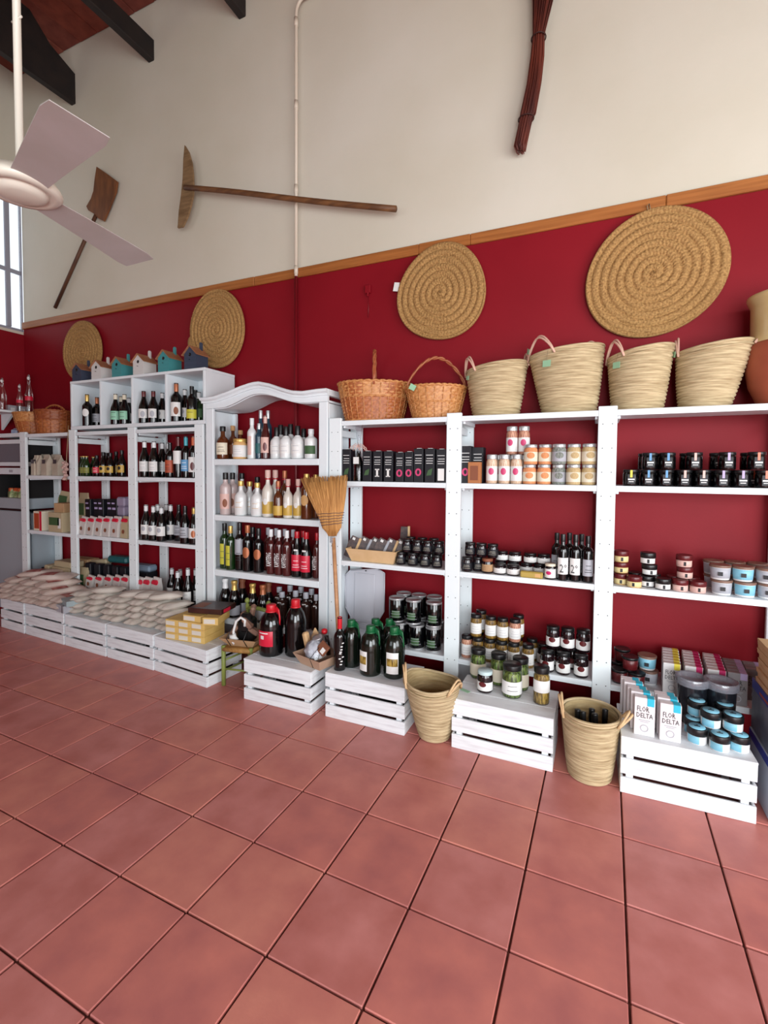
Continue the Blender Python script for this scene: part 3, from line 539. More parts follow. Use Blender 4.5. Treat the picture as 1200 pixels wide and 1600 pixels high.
ST = {
 'w_round': bt('bordeaux', R, 'dark', 'long', 'goldf', 'round', 'white', 'gold-capped bottle with round white emblem'),
 'w_cop': bt('bordeaux', R, 'dark', 'long', 'copper', 'mid', 'grey_l', 'copper-capped bottle with grey label', 'text3'),
 'mint': bt('burgundy', R, 'dark', 'long', 'cream_l', 'mid', 'mint', 'cream-capped mint-labelled bottle', 'text2'),
 'pinkl': bt('burgundy', R, 'dark', 'long', 'whitef', 'mid', 'pink', 'white-capped pink-labelled bottle', 'text2'),
 'w_red': bt('burgundy', R, 'dark', 'long', 'wine_f', 'mid', 'white', 'wine-red-capped bottle with white label', 'bust', 'grey_l'),
 'w_white': bt('burgundy', R, 'dark', 'long', 'whitef', 'mid', 'white', 'white-capped white-labelled bottle', 'spot', 'grey_l'),
 'w_big': bt('bordeaux', R*1.05, 'dark', 'long', 'copper', 'tall', 'white', 'copper-capped bottle with tall white label', 'bust', 'brown'),
 'w_yel': bt('bordeaux', R, 'dark', 'long', 'blackf', 'low', 'yellow', 'black-capped bottle with yellow label', 'text2'),
 'w_grn': bt('bordeaux', R, 'green', 'long', 'whitef', 'mid', 'greenp', 'white-capped bottle with green label'),
 'w_plain': bt('bordeaux', R, 'dark', 'long', 'blackf', 'mid', 'grey_l', 'black-capped dark bottle with grey label', 'text3'),
 'b_olive': bt('beer', .031, 'green', 'crown', 'goldf', 'mid', 'olive', 'small beer bottle with olive label', 'text2', name='beer_bottle'),
 'b_red': bt('burgundy', .034, 'dark', 'stopper', 'blackf', 'mid', 'red', 'beer bottle with red label', 'text3', 'inkw', name='beer_bottle'),
 'b_gold': bt('burgundy', .034, 'dark', 'stopper', 'blackf', 'mid', 'gold', 'gold-labelled beer bottle', 'spot', 'ink', name='beer_bottle'),
 'w_lbl2': bt('burgundy', R, 'dark', 'long', 'whitef', 'mid', 'white', 'white-capped pale-labelled bottle', 'text3', 'grey_l'),
 'w_ora': bt('bordeaux', R*.95, 'dark', 'long', 'blackf', 'tall', 'orange', 'dark bottle with orange label', 'text3'),
 'w_bar': bt('bordeaux', R*.95, 'dark', 'long', 'wine_f', 'strip', 'white', 'wine-red-capped bottle with banded label'),
 'w_blu': bt('bordeaux', R*.95, 'dark', 'long', 'turq', 'mid', 'blue', 'turquoise-capped bottle with blue label', 'text3', 'inkw'),
 'w_orc': bt('bordeaux', R*.95, 'dark', 'long', 'orangef', 'tall', 'white', 'orange-capped bottle with dark print', 'bust', 'wine_f'),
 'w_gcap': bt('burgundy', R, 'dark', 'long', 'goldf', 'mid', 'white', 'gold-capped bottle with floral label', 'bust', 'copper'),
 'w_bcap': bt('burgundy', R, 'black', 'long', 'blackf', 'mid', 'grey_l', 'all-black-capped bottle', 'text3'),
 'rum': st('flask', .047, 'amber', [('cap', CAPS['stopper'], 'blackf', []), ('label', LB['tall'], 'cream_l', [('print', P3['text3'], 'ink')])], 'squat amber bottle with aged label'),
 'corkb': bt('flask', .04, 'amber', 'stopper', 'cork', 'mid', 'brown', 'cork-stoppered bottle with brown label', name='liqueur_bottle'),
 'caramel': jr('jar', .052, 'tan', 'lid', 'goldf', 'wrap', 'white', 'gold-lidded jar with white wrap', 'jar3', 'grey_l'),
 'pinkw': bt('slim', .034, 'milk', 'slimcap', 'whitef', 'slim', 'pink', 'white bottle with pink stripe label', name='liqueur_bottle'),
 'blueb': bt('slim', .03, 'blueg', 'slimcap', 'silver', 'mid', 'teal', 'blue glass bottle', name='liqueur_bottle'),
 'floral': bt('burgundy', .034, 'rose', 'long', 'pink', 'tall', 'pink', 'red bottle with pink floral print', 'bust', 'wine_f', name='liqueur_bottle'),
 'whiteb': bt('flask', .046, 'milk', 'bigcap', 'blackf', 'mid', 'white', 'white bottle with black cap', 'text2', 'grey_l', name='liqueur_bottle', ),
 'palm': bt('slim', .045, 'milk', 'slimcap', 'whitef', 'mid', 'greenp', 'white bottle with green plant picture', name='liqueur_bottle'),
 'creamt': bt('slim', .042, 'pinkb', 'slimcap', 'blackf', 'tall', 'pink', 'pinkish bottle with black cap', 'bust', 'brown', name='liqueur_bottle'),
 'whitef': bt('flask', .047, 'milk', 'stopper', 'goldf', 'mid', 'milk', 'round white bottle with gold cap', 'text2', 'tan', name='liqueur_bottle'),
 'capb': bt('flask', .045, 'milk', 'stopper', 'blackf', None, None, 'white bottle with broad black cap', name='liqueur_bottle'),
 'redneck': bt('flask', .043, 'cream', 'slimcap', 'pink', 'low', 'gold', 'cream bottle with red neck band', 'spot', 'white', name='liqueur_bottle', extra=[('neck_band', P3['neckring'], 'redf', [])]),
 'rednecka': bt('flask', .036, 'amber', 'slimcap', 'copper', 'low', 'gold', 'amber bottle with red neck band', name='liqueur_bottle', extra=[('neck_band', P3['neckring'], 'redf', [])]),
 'medal': bt('slim', .042, 'amber', 'slimcap', 'goldf', 'round', 'tan', 'gold-capped amber bottle with round tan emblem', name='liqueur_bottle'),
 'grnY': bt('slim', .037, 'green', 'slimcap', 'blackf', 'slim', 'yellow', 'green bottle with black cap', 'text2', 'greenp', name='liqueur_bottle'),
 'grnG': bt('slim', .037, 'green', 'slimcap', 'goldf', 'slim', 'yellow', 'green bottle with gold cap', 'text2', 'greenp', name='liqueur_bottle'),
 'blk_w': bt('slim', .037, 'black', 'slimcap', 'blackf', 'strip', 'grey_l', 'black bottle with white lettering strip', 'text3', name='liqueur_bottle'),
 'blk_m': bt('slim', .04, 'black', 'slimcap', 'copper', 'round', 'copper', 'black bottle with brown crescent emblem', name='liqueur_bottle'),
 'blk_n': bt('slim', .04, 'black', 'slimcap', 'blackf', 'round', 'copper', 'black-capped bottle with brown crescent emblem', name='liqueur_bottle'),
 'kap': bt('slim', .034, 'rose', 'slimcap', 'whitef', None, None, 'white-capped bottle with upright white lettering', name='liqueur_bottle', extra=[('TEXT', 'KAPITENG', 'inkw', [])]),
 'kapb': bt('slim', .034, 'rose', 'slimcap', 'grey_l', None, None, 'grey-capped reddish bottle', name='liqueur_bottle'),
 'kapr': bt('slim', .034, 'rose', 'slimcap', 'redf', None, None, 'dark red-capped bottle with upright lettering', name='liqueur_bottle', extra=[('TEXT', 'KAPITENG', 'inkw', [])]),
 'redl': bt('burgundy', R, 'dark', 'stopper', 'redf', 'tall', 'red', 'red-capped bottle with square red label', 'text3', 'inkw', name='wine_bottle', extra=[('price_sticker', ubox(-.35, .35, -.9, -.8, .585, .62, name='price_sticker'), 'white', [])]),
 'redb': bt('burgundy', R, 'dark', 'stopper', 'redf', None, None, 'plain dark bottle with red cap', name='wine_bottle'),
 'ch_w': bt('burgundy', .047, 'black', 'champ', 'whitef', 'low', 'grey_l', 'sparkling bottle with white foil neck', name='sparkling_wine_bottle'),
 'ch_g': bt('burgundy', .047, 'black', 'champ', 'goldf', 'low', 'grey_l', 'sparkling bottle with gold foil neck', name='sparkling_wine_bottle'),
 'ch_d': bt('burgundy', .047, 'black', 'champ', 'brown', 'low', 'grey_l', 'sparkling bottle with dull bronze neck', name='sparkling_wine_bottle'),
 'ch_c': bt('burgundy', .047, 'black', 'champ', 'copper', 'low', 'grey_l', 'sparkling bottle with copper foil neck', name='sparkling_wine_bottle'),
 'plas': bt('slim', .043, 'plastic', 'slimcap', 'grey_l', None, None, 'brown plastic bottle with whitish cap', name='plastic_bottle', extra=[('price_sticker', ubox(-.4, .2, -.86, -.78, .68, .71, name='price_sticker'), 'white', [])]),
 'garl': jr('jar', .0325, 'garlic', 'lid', 'silver', 'jarg', 'white', 'tall pink-printed garlic jar', 'jarspot', 'pinkp'),
 'garr': jr('jar', .0325, 'garlicr', 'lid', 'silver', 'jarg', 'white', 'tall reddish garlic jar', 'jarspot', 'pinkp'),
 'sp_o': jr('jar', .0375, 'spice_o', 'lid', 'silver', 'jar', 'cream_l', 'orange-disc spice jar', 'spicedisc', 'spice_o'),
 'sp_g': jr('jar', .0375, 'spice_g', 'lid', 'silver', 'jar', 'grey_l', 'grey-disc spice jar', 'spicedisc', 'spice_g'),
 'sp_b': jr('jar', .0375, 'spice_b', 'lid', 'silver', 'jar', 'cream_l', 'beige-disc spice jar', 'spicedisc', 'spice_b'),
 'tap': jr('hexjar', .0325, 'jam', 'hexlid', 'blackf', 'jar', 'navy', 'small silver-lettered black jar', 'jar3', 'cream_l'),
 'tapb': jr('hexjar', .033, 'jam', 'hexlid', 'brown', 'jar', 'kraft', 'small jar in brown wrapper', 'jar3', 'ink'),
 'pate': jr('jar', .0365, 'jam', 'lid', 'blackf', 'jar', 'white', 'squat white-banded jar', 'text2'),
 'redj': jr('jar', .031, 'jam', 'lid', 'cream_l', 'wrap', 'white', 'white jar with pink berry print', 'jarspot', 'magenta'),
 'oil2': bt('slim', .030, 'black', 'slimcap', 'blackf', 'tall', 'white', 'black bottle with large handwritten 2 label', extra=[('TEXT2', '2º', 'ink', [])], name='oil_bottle'),
 'oil': bt('slim', .030, 'black', 'slimcap', 'blackf', 'tall', 'grey_l', 'black bottle with greyish label', 'text3', name='oil_bottle'),
 'oliv': jr('jar', .0335, 'olives', 'lid', 'blackf', 'jar', 'white', 'white-labelled olive jar', 'jar3', 'grey_l'),
 'olivr': jr('jar', .0335, 'garlicr', 'lid', 'blackf', 'jar', 'white', 'reddish olive jar', 'jar3', 'grey_l'),
 'jamj': jr('jar', .0375, 'jam', 'lid', 'blackf', 'jarlow', 'white', 'plum-labelled jam jar', 'jarspot', 'wine_f'),
 'can': st('can', .051, 'silver', [('sleeve', LB['can'], 'black', [('print', P3['jar3'], 'grey_l')]), ('side_panel', LB['canf'], 'greenp', [])], 'dark printed oil can', 'can', 'oil_can'),
 'saltt': jr('tub', .044, 'salt', 'tublid', 'brownlid', 'tub', 'grey_l', 'white-labelled salt tub', 'monogram', 'ink', name='salt_tub', cat='tub'),
 'salttb': jr('tub', .044, 'salt', 'tublid', 'brownlid', 'tub', 'bluelt', 'blue-labelled salt tub', 'monogram', 'ink', name='salt_tub', cat='tub'),
 'darkt': jr('tub', .039, 'jam', 'tublid', 'blackf', 'tub', 'wine_f', 'glossy dark tub', name='dark_tub', cat='tub'),
 'mb_y': jr('lowtub', .036, 'tan', 'lowlid', 'wine_f', 'low_tub', 'butter', 'flat yellow-labelled jar', name='flat_jar', extra=[('emblem', ubox(-.2, .12, -1.03, -.98, .12, .45, name='emblem'), 'ink', [])]),
 'mb_g': jr('lowtub', .036, 'jam', 'lowlid', 'blackf', 'low_tub', 'white', 'flat white-labelled jar', name='flat_jar', extra=[('emblem', ubox(0, .3, -1.03, -.94, .12, .45, name='emblem'), 'ink', [])]),
 'mb_p': jr('lowtub', .036, 'pink', 'lowlid', 'wine_f', 'low_tub', 'pink', 'flat pink-labelled jar', name='flat_jar', extra=[('emblem', ubox(0, .3, -1.03, -.94, .12, .45, name='emblem'), 'ink', [])]),
 'blt': jr('lowtub', .0385, 'salt', 'lowlid', 'blackf', 'half_tub', 'bluelt', 'flat tub with blue-topped black lid', name='salt_tub', cat='tub', extra=[('lid_sticker', MB().lathe([(0, 1.0), (.78, .985), (.8, .975)], 22).mesh('lid_sticker', None), 'bluelt', [('print', disc(0, .3, 1.02), 'ink')] if False else [])]),
}
LOGO = {}
def sq(c): return [('label', ubox(-.45, .45, -1.035, -.9, .12, .7, name='label'), 'navy', []), ('stripe', ubox(-.14, .14, -1.05, -1.0, .52, .96, name='stripe'), c, []), ('print', MB().box(-.4, .4, -1.05, -1.0, .36, .44).box(-.3, .3, -1.05, -1.0, .24, .28).mesh('print', None), 'inkw', [])]
for c, nm in (('yel', 'yellow'), ('blue', 'blue'), ('pink', 'pink'), ('lilac', 'lilac'), ('orangef', 'orange')):
    ST['sq_'+nm] = st('hexjar', .038, 'black', [('lid', CAPS['hexlid'], 'blackf', [])]+sq(c), 'squat %s-striped black jar' % nm, 'jar', 'jar')
ITEMS = []
def put(style, pos, h, loc, row, group, rz=None, r=None, tilt=None):
    kind, r0, body, parts, desc, cat, name = ST[style]; r = r or r0
    if rz is None: rz = -math.atan2(pos[0], -pos[1]-1e-6)+math.pi if False else math.atan2(pos[0], pos[1])*-.45+rnd.uniform(-.15, .15)
    o = empty(name, pos, rz, (r, r, h))
    if tilt: o.rotation_euler = tilt
    ob('body', PM[kind], o, G[body])
    for pn, me, mt, subs in parts:
        if pn.startswith('TEXT'):
            if pn == 'TEXT':
                t = ob('lettering', text_mesh(me, .062, 1., ink_w), o, G[mt], (-.2, -1.03, .34), (0, -math.pi/2, 0), (h/.3/h, 1, .048/r*1.0))
                t.scale = (1.05, 1, 24); t.rotation_euler = (0, -math.pi/2, 0)
            else: t = ob('lettering', text_mesh(me, 1, 1., ink), o, G[mt], (0, -1.06, .26), None, (1.5, 1, .26))
            continue
        p = ob(pn, me, o, G[mt])
        for sn, sm, smt in subs: ob(sn, sm, p, G[smt])
    o['category'] = cat; o['group'] = group
    ITEMS.append((o, desc, loc, row, pos[0]/pos[1])); return o
def row(loc, rowname, group, z, Y, items, dy=.006):
    for it in items:
        px, yt, s = it[:3]; kw = it[3] if len(it) > 3 else {}
        y = Y+kw.get('dy', 0)+rnd.uniform(-dy, dy); r = ST[s][1]
        p = at(px, yt, y); h = kw.get('h') or p.z-z
        xx = at(px, (yt+yt+90)/2 if not kw.get('h') else yt+10, y).x
        put(s, (xx, y, z+.0006), h, loc, rowname, group, r=kw.get('r'))
ORD = ['', 'second', 'third', 'fourth', 'fifth', 'sixth', 'seventh', 'eighth', 'ninth', 'tenth', 'eleventh', 'twelfth', '13th', '14th', '15th', '16th', '17th', '18th']
def finish_labels():
    from collections import defaultdict
    D = defaultdict(list)
    for it in ITEMS: D[it[1], it[2]].append(it)
    for (desc, loc), L in D.items():
        if len(L) == 1: L[0][0]['label'] = '%s, %s' % (desc, loc); continue
        E_ = defaultdict(list)
        for it in L: E_[it[3]].append(it)
        for rw, Q in E_.items():
            Q.sort(key=lambda i: i[4])
            for k, it in enumerate(Q):
                tail = (', '+rw if len(E_) > 1 and rw else '')+', '+loc
                if len(Q) == 1: s = desc+tail
                elif k == 0: s = 'leftmost '+desc+tail
                elif k == len(Q)-1: s = 'rightmost '+desc+tail
                else: s = ORD[k]+' '+desc+' from left'+tail
                it[0]['label'] = s
    for it in ITEMS:
        if not 4 <= len(it[0]['label'].split()) <= 16: print('LABEL', len(it[0]['label'].split()), it[0]['label'])
        a = it[0]
# ------------------------------------------------------------------ bottles and jars, shelf by shelf
F1, F2, F3 = YF+.055, YF+.145, YF+.235
g = 'bottles in the cubby box'; c = lambda k: 'in %s cubby compartment' % k
row(c('first'), '', g, CB, F1, [(137, 616.5, 'w_round')]); row(c('first'), '', g, CB, F2, [(152, 621, 'w_cop')])
row(c('second'), 'front row', g, CB, F1, [(181, 616, 'mint'), (195, 616.5, 'mint')]); row(c('second'), 'back row', g, CB, F2, [(176, 619, 'pinkl'), (189, 620, 'mint', dict(dy=.01)), (202, 622, 'w_white')])
row(c('third'), 'front row', g, CB, F1, [(225, 611.5, 'w_red'), (240, 611.5, 'w_red')]); row(c('third'), 'back row', g, CB, F2, [(254, 614, 'w_white')])
row(c('fourth'), 'front row', g, CB, F1, [(272, 599.5, 'w_big'), (300, 604, 'w_yel')]); row(c('fourth'), 'middle row', g, CB, F2, [(286, 609, 'w_white'), (311, 613, 'w_grn')])
row(c('fourth'), 'back row', g, CB, F3, [(294, 609, 'w_plain'), (305, 610, 'w_plain')])
lu = lambda s, b: '%s shelf of left unit, %s bay' % (s, b)
g = 'beer bottles in the left unit'; z = ZL[1]
row(lu('second', 'middle'), 'front row', g, z, F1, [(126, 713, 'b_olive'), (136, 713, 'b_olive'), (152, 712, 'b_red'), (162, 707, 'b_gold'), (173, 708, 'b_gold'), (191, 704, 'b_gold')])
row(lu('second', 'middle'), 'back row', g, z, F2, [(133, 713, 'b_olive'), (144, 714, 'b_olive'), (167, 708, 'b_gold'), (182, 706, 'b_gold')])
g = 'wine bottles in the left unit'
row(lu('second', 'right'), 'front row', g, z, F1, [(219, 690, 'w_lbl2'), (241, 690, 'w_lbl2'), (266, 692, 'w_ora'), (279.5, 683, 'w_bar'), (290, 682.5, 'w_blu'), (302.5, 682, 'w_orc')])
row(lu('second', 'right'), 'back row', g, z, F2, [(231, 692, 'w_lbl2'), (250, 692, 'w_lbl2'), (260, 692, 'w_lbl2'), (308, 686, 'w_orc', dict(dy=-.01))])
z = ZL[2]; l = lu('third', 'right')
row(l, 'front row', g, z, F1, [(226.5, 789, 'w_white'), (240, 791, 'w_white'), (252.5, 793, 'w_white'), (291, 791, 'w_bcap'), (302, 793, 'w_gcap')])
row(l, 'middle row', g, z, F2, [(247, 788.5, 'w_white'), (267, 789, 'w_white'), (280, 789, 'w_bcap'), (309, 795, 'w_white', dict(dy=-.01))])
row(l, 'back row', g, z, F3, [(260, 788, 'w_white')])
z = ZL[3]; l = lu('bottom', 'right')
row(l, 'front row', g, z, F1, [(278, 893, 'w_lbl2'), (294, 888, 'w_lbl2')]); row(l, 'back row', g, z, F2, [(269, 888, 'w_lbl2'), (282, 890, 'w_lbl2'), (306, 889, 'w_lbl2')])

# arched cabinet
A1, A2, A3 = CY+.065, CY+.16, CY+.25
cl_ = lambda s: 'arched cabinet, %s shelf' % s; g = 'bottles in the arched cabinet'
row(cl_('top'), 'front row', g, ZC1, A1, [(347, 667, 'rum', dict(dy=-.01)), (375, 686, 'caramel', dict(dy=-.012)), (395, 654, 'pinkw'), (406, 662, 'blueb'), (419, 650, 'floral'), (430, 668, 'whiteb', dict(dy=.006)), (446, 667, 'whiteb', dict(dy=.004)), (463, 666, 'whiteb'), (486, 671, 'palm')])
row(cl_('top'), 'back row', g, ZC1, A2, [(364, 666, 'corkb'), (376, 673, 'corkb'), (409, 642, 'blueb', dict(dy=-.02)), (417, 642, 'blueb', dict(dy=.02)), (438, 664, 'whiteb'), (454, 663, 'whiteb'), (474, 670, 'whiteb')])
row(cl_('second'), 'front row', g, ZC2, A1, [(352.5, 739, 'creamt'), (376.5, 752, 'whitef', dict(dy=-.008)), (403, 755, 'whitef', dict(dy=-.005)), (418, 735, 'redneck'), (436.5, 752, 'rednecka', dict(dy=-.02)), (453, 749, 'redneck', dict(r=.036)), (464.5, 749, 'redneck', dict(r=.036)), (476.5, 741, 'medal')])
row(cl_('second'), 'back row', g, ZC2, A2, [(363, 739, 'creamt'), (390.5, 753, 'whitef'), (430, 735, 'redneck'), (445, 736, 'rednecka'), (493, 742, 'medal', dict(dy=-.02))])
row(cl_('second'), 'rear row', g, ZC2, A3, [(378, 740, 'capb'), (402, 746, 'capb')])
row(cl_('third'), 'front row', g, ZC3, A1, [(347, 818, 'grnY'), (359.5, 822, 'grnG'), (372.5, 817, 'blk_w'), (386, 821, 'blk_m'), (404, 826, 'blk_n'), (423.5, 827.5, 'kap'), (436.5, 828.5, 'kap'), (450, 829.5, 'kap'), (463, 831, 'redl'), (480, 832, 'redl'), (492.5, 833, 'kapr', dict(r=.03, dy=.03))])
row(cl_('third'), 'back row', g, ZC3, A2, [(419, 825, 'kapb'), (431.5, 826, 'kapb'), (445, 827, 'kapb'), (458, 828, 'kapb'), (474, 830, 'redb'), (395, 824, 'blk_n')])
row(cl_('bottom'), 'front row', g, ZC4, A1, [(348.5, 904, 'ch_w'), (364, 907, 'ch_g'), (395, 912, 'ch_g'), (411, 914, 'ch_c')]); row(cl_('bottom'), 'back row', g, ZC4, A2, [(379, 905, 'ch_d'), (422, 911, 'ch_d')])
g = 'plastic bottles at the bottom of the arched cabinet'
row(cl_('bottom'), 'front row', g, ZC4, A1, [(441, 925, 'plas'), (462, 923, 'plas'), (479, 926, 'plas'), (493, 929, 'plas', dict(r=.036))]); row(cl_('bottom'), 'back row', g, ZC4, A2, [(434, 917, 'plas'), (453, 915, 'plas'), (471, 917, 'plas'), (486, 920, 'plas')])

# right unit
ru = lambda s, b: '%s shelf, right unit\'s %s bay' % (s, b)
def stack(loc, rn, g, z, Y, h, items, **k):
    for px, s in items:
        y = Y+rnd.uniform(-.003, .003); q = at(px, 800, y)
        d = ray(px, 800); zz = z+h/2; # find x where the item's middle is seen at px
        best = at(px, 800, y).x
        for _ in range(3):
            v = Vector((best, y, zz))-CAM; py = PY-FPX*(v.dot(UP))/v.dot(_f); best = at(px, py, y).x
        put(s, (best, y, z+.0006), h-.001, loc, rn, g, **k)
g = 'small black jars in the left bay'; z = ZR[2]; l = ru('third', 'left'); H = .083
stack(l, 'lower layer', g, z, F1, H, [(626, 'tap'), (645, 'tap'), (664, 'tap'), (683, 'tap')]); stack(l, 'upper layer', g, z+H, F1+.02, H, [(636, 'tap'), (652, 'tap'), (668, 'tap'), (686, 'tap')])
stack(l, 'rear lower layer', g, z, F2+.02, H, [(640, 'tap'), (657, 'tap'), (674, 'tap')]); stack(l, 'rear upper layer', g, z+H, F2+.02, H+.004, [(642, 'tap'), (660, 'tap'), (678, 'tap')])
g = 'small jars in the middle bay'; l = ru('third', 'middle')
stack(l, 'lower layer', g, z, F1, H+.004, [(724, 'tap'), (739, 'tap'), (757, 'tapb')]); stack(l, 'upper layer', g, z+H+.005, F1+.03, H, [(736, 'tap'), (752, 'tap'), (770, 'tap')])
stack(l, 'front row', g, z, F1-.005, .062, [(776, 'pate'), (798, 'pate')]); stack(l, 'back row', g, z, F2+.01, .062, [(784, 'pate'), (803, 'pate'), (822, 'pate'), (841, 'pate')])
stack(l, 'upper row', g, z+.0625, F2-.004, .062, [(785, 'pate'), (803.5, 'pate'), (831, 'pate'), (848, 'pate')])
stack(l, '', g, z, F1-.01, .088, [(861, 'redj')])
g = 'black oil bottles in the middle bay'
row(l, 'front row', g, z, F1-.008, [(878, 835, 'oil2'), (899, 836, 'oil2'), (918, 838, 'oil')]); row(l, 'back row', g, z, F2, [(869, 833, 'oil'), (889, 833, 'oil'), (908, 835, 'oil')])
g = 'tall garlic jars'; l = ru('second', 'middle'); z = ZR[1]
stack(l, 'lower layer', g, z, F1, .171, [(768.5, 'garl'), (788.5, 'garl'), (809.5, 'garl')]); stack(l, 'back', g, z, F2, .171, [(779, 'garl'), (798.5, 'garl'), (817.5, 'garl')])
stack(l, 'upper layer', g, z+.172, F1+.045, .165, [(801, 'garr'), (819.5, 'garr')])
g = 'silver-lidded spice jars'
stack(l, 'lower layer', g, z, F1+.004, .113, [(831, 'sp_o'), (853.5, 'sp_o'), (876, 'sp_g'), (899, 'sp_b'), (921, 'sp_b')]); stack(l, 'upper layer', g, z+.1135, F1+.004, .113, [(833.5, 'sp_o'), (855, 'sp_o'), (877.5, 'sp_g'), (900.5, 'sp_b'), (921.5, 'sp_b')])
g = 'olive jars on the bottom shelf'; z = ZR[3]; l = ru('bottom', 'middle'); H = .135
stack(l, 'lower layer', g, z, F1, H, [(725, 'olivr'), (743, 'oliv'), (762, 'oliv'), (780, 'oliv'), (802, 'oliv'), (825, 'oliv')])
stack(l, 'middle layer', g, z+H+.0005, F1+.02, H-.002, [(744, 'oliv'), (767.5, 'oliv'), (785.5, 'oliv'), (804, 'olivr')])
stack(l, 'rear row', g, z, F2+.02, H, [(748, 'oliv'), (767, 'oliv'), (786, 'oliv'), (808, 'oliv'), (836, 'oliv')]); stack(l, 'rear upper row', g, z+H+.0005, F2+.02, H, [(752, 'oliv'), (810, 'oliv')])
g = 'dark jam jars on the bottom shelf'; H = .125
stack(l, 'lower layer', g, z, F1-.005, H, [(855, 'jamj'), (880, 'jamj'), (908, 'jamj')]); stack(l, 'middle layer', g, z, F2+.005, H, [(848, 'jamj'), (869, 'jamj'), (893, 'jamj')]); stack(l, 'top layer', g, z+H+.0006, F1+.045, H, [(864, 'jamj'), (887, 'jamj'), (911, 'jamj')])
g = 'dark oil cans'; l = ru('bottom', 'left'); H = .158
stack(l, 'lower layer', g, z, F1+.01, H, [(625, 'can'), (651, 'can'), (677, 'can')]); stack(l, 'upper layer', g, z+H+.0006, F1+.01, H, [(620, 'can'), (646, 'can'), (678, 'can')])
stack(l, 'rear lower layer', g, z, F2+.045, H, [(632, 'can'), (657, 'can'), (681, 'can')]); stack(l, 'rear upper layer', g, z+H+.0006, F2+.045, H, [(631, 'can'), (656, 'can'), (677, 'can')])
g = 'squat black jars with coloured stripes'; l = ru('second', 'right'); z = ZR[1]; H = .087; S_ = 'sq_'
stack(l, 'lower layer', g, z, F1-.005, H, [(987.5, S_+'yellow'), (1017, S_+'blue'), (1040, S_+'blue'), (1071, S_+'pink'), (1098, S_+'pink'), (1123.5, S_+'lilac'), (1151.5, S_+'lilac'), (1194, S_+'orange')], rz=0)
stack(l, 'upper layer', g, z+H+.0006, F1-.002, H, [(1017, S_+'blue'), (1041, S_+'blue'), (1084.5, S_+'pink'), (1136, S_+'lilac'), (1182, S_+'orange')], rz=0)
stack(l, 'rear row', g, z, F2, H, [(1008, S_+'blue'), (1033, S_+'blue'), (1062, S_+'pink'), (1088, S_+'pink'), (1113, S_+'lilac'), (1139, S_+'lilac'), (1176, S_+'orange')], rz=0)
stack(l, 'rear upper row', g, z+H+.0006, F2, H, [(1010, S_+'blue'), (1034, S_+'blue'), (1074, S_+'pink'), (1121, S_+'lilac'), (1170, S_+'orange')], rz=0)
g = 'flat black-lidded jars'; l = ru('third', 'right'); z = ZR[2]; H = .058
stack(l, 'lower layer', g, z, F1, H, [(959, 'mb_y'), (977, 'mb_y'), (1001, 'mb_g'), (1027, 'mb_g'), (1061, 'mb_p'), (1088, 'mb_p')]); stack(l, 'rear row', g, z, F2+.01, H, [(968, 'mb_y'), (992, 'mb_g'), (1020, 'mb_g'), (1055, 'mb_p'), (1079, 'mb_p')])
stack(l, 'middle layer', g, z+H+.0006, F1+.05, H, [(968, 'mb_y'), (1014.5, 'mb_g'), (1070, 'mb_p')]); stack(l, 'top layer', g, z+2*H+.0012, F1+.05, H+.004, [(968, 'mb_y'), (1012.5, 'mb_g'), (1069, 'mb_p')])
g = 'brown-lidded salt tubs'; H = .074
stack(l, 'lower layer', g, z, F1+.01, H, [(1128.5, 'saltt'), (1163.5, 'salttb'), (1199, 'saltt')]); stack(l, 'upper layer', g, z+H+.0006, F1+.012, H, [(1127, 'saltt'), (1161, 'salttb'), (1196, 'saltt')])
stack(l, 'rear lower row', g, z, F2+.055, H, [(1117, 'saltt'), (1149, 'salttb'), (1182, 'saltt')]); stack(l, 'rear upper row', g, z+H+.0006, F2+.055, H, [(1116, 'saltt'), (1148, 'salttb'), (1181, 'saltt')])
g = 'dark tubs at the bottom right'; l = ru('bottom', 'right'); z = ZR[3]; H = .075
stack(l, 'front lower', g, z, F1, H, [(959, 'darkt'), (984, 'darkt')]); stack(l, 'rear lower', g, z, F2+.03, H, [(967, 'darkt'), (992, 'darkt')]); stack(l, 'front upper', g, z+H+.0006, F1+.01, H, [(984.5, 'darkt')]); stack(l, 'rear upper', g, z+H+.0006, F2+.03, H, [(972, 'darkt')]); 
stack(l, 'lower', 'brown-lidded salt tubs', z, F1+.07, H, [(1011, 'saltt')]); stack(l, 'middle', 'brown-lidded salt tubs', z+H+.0006, F1+.07, H, [(1011, 'salttb')]); stack(l, 'rear', 'brown-lidded salt tubs', z, F2+.1, H, [(1010, 'saltt')])
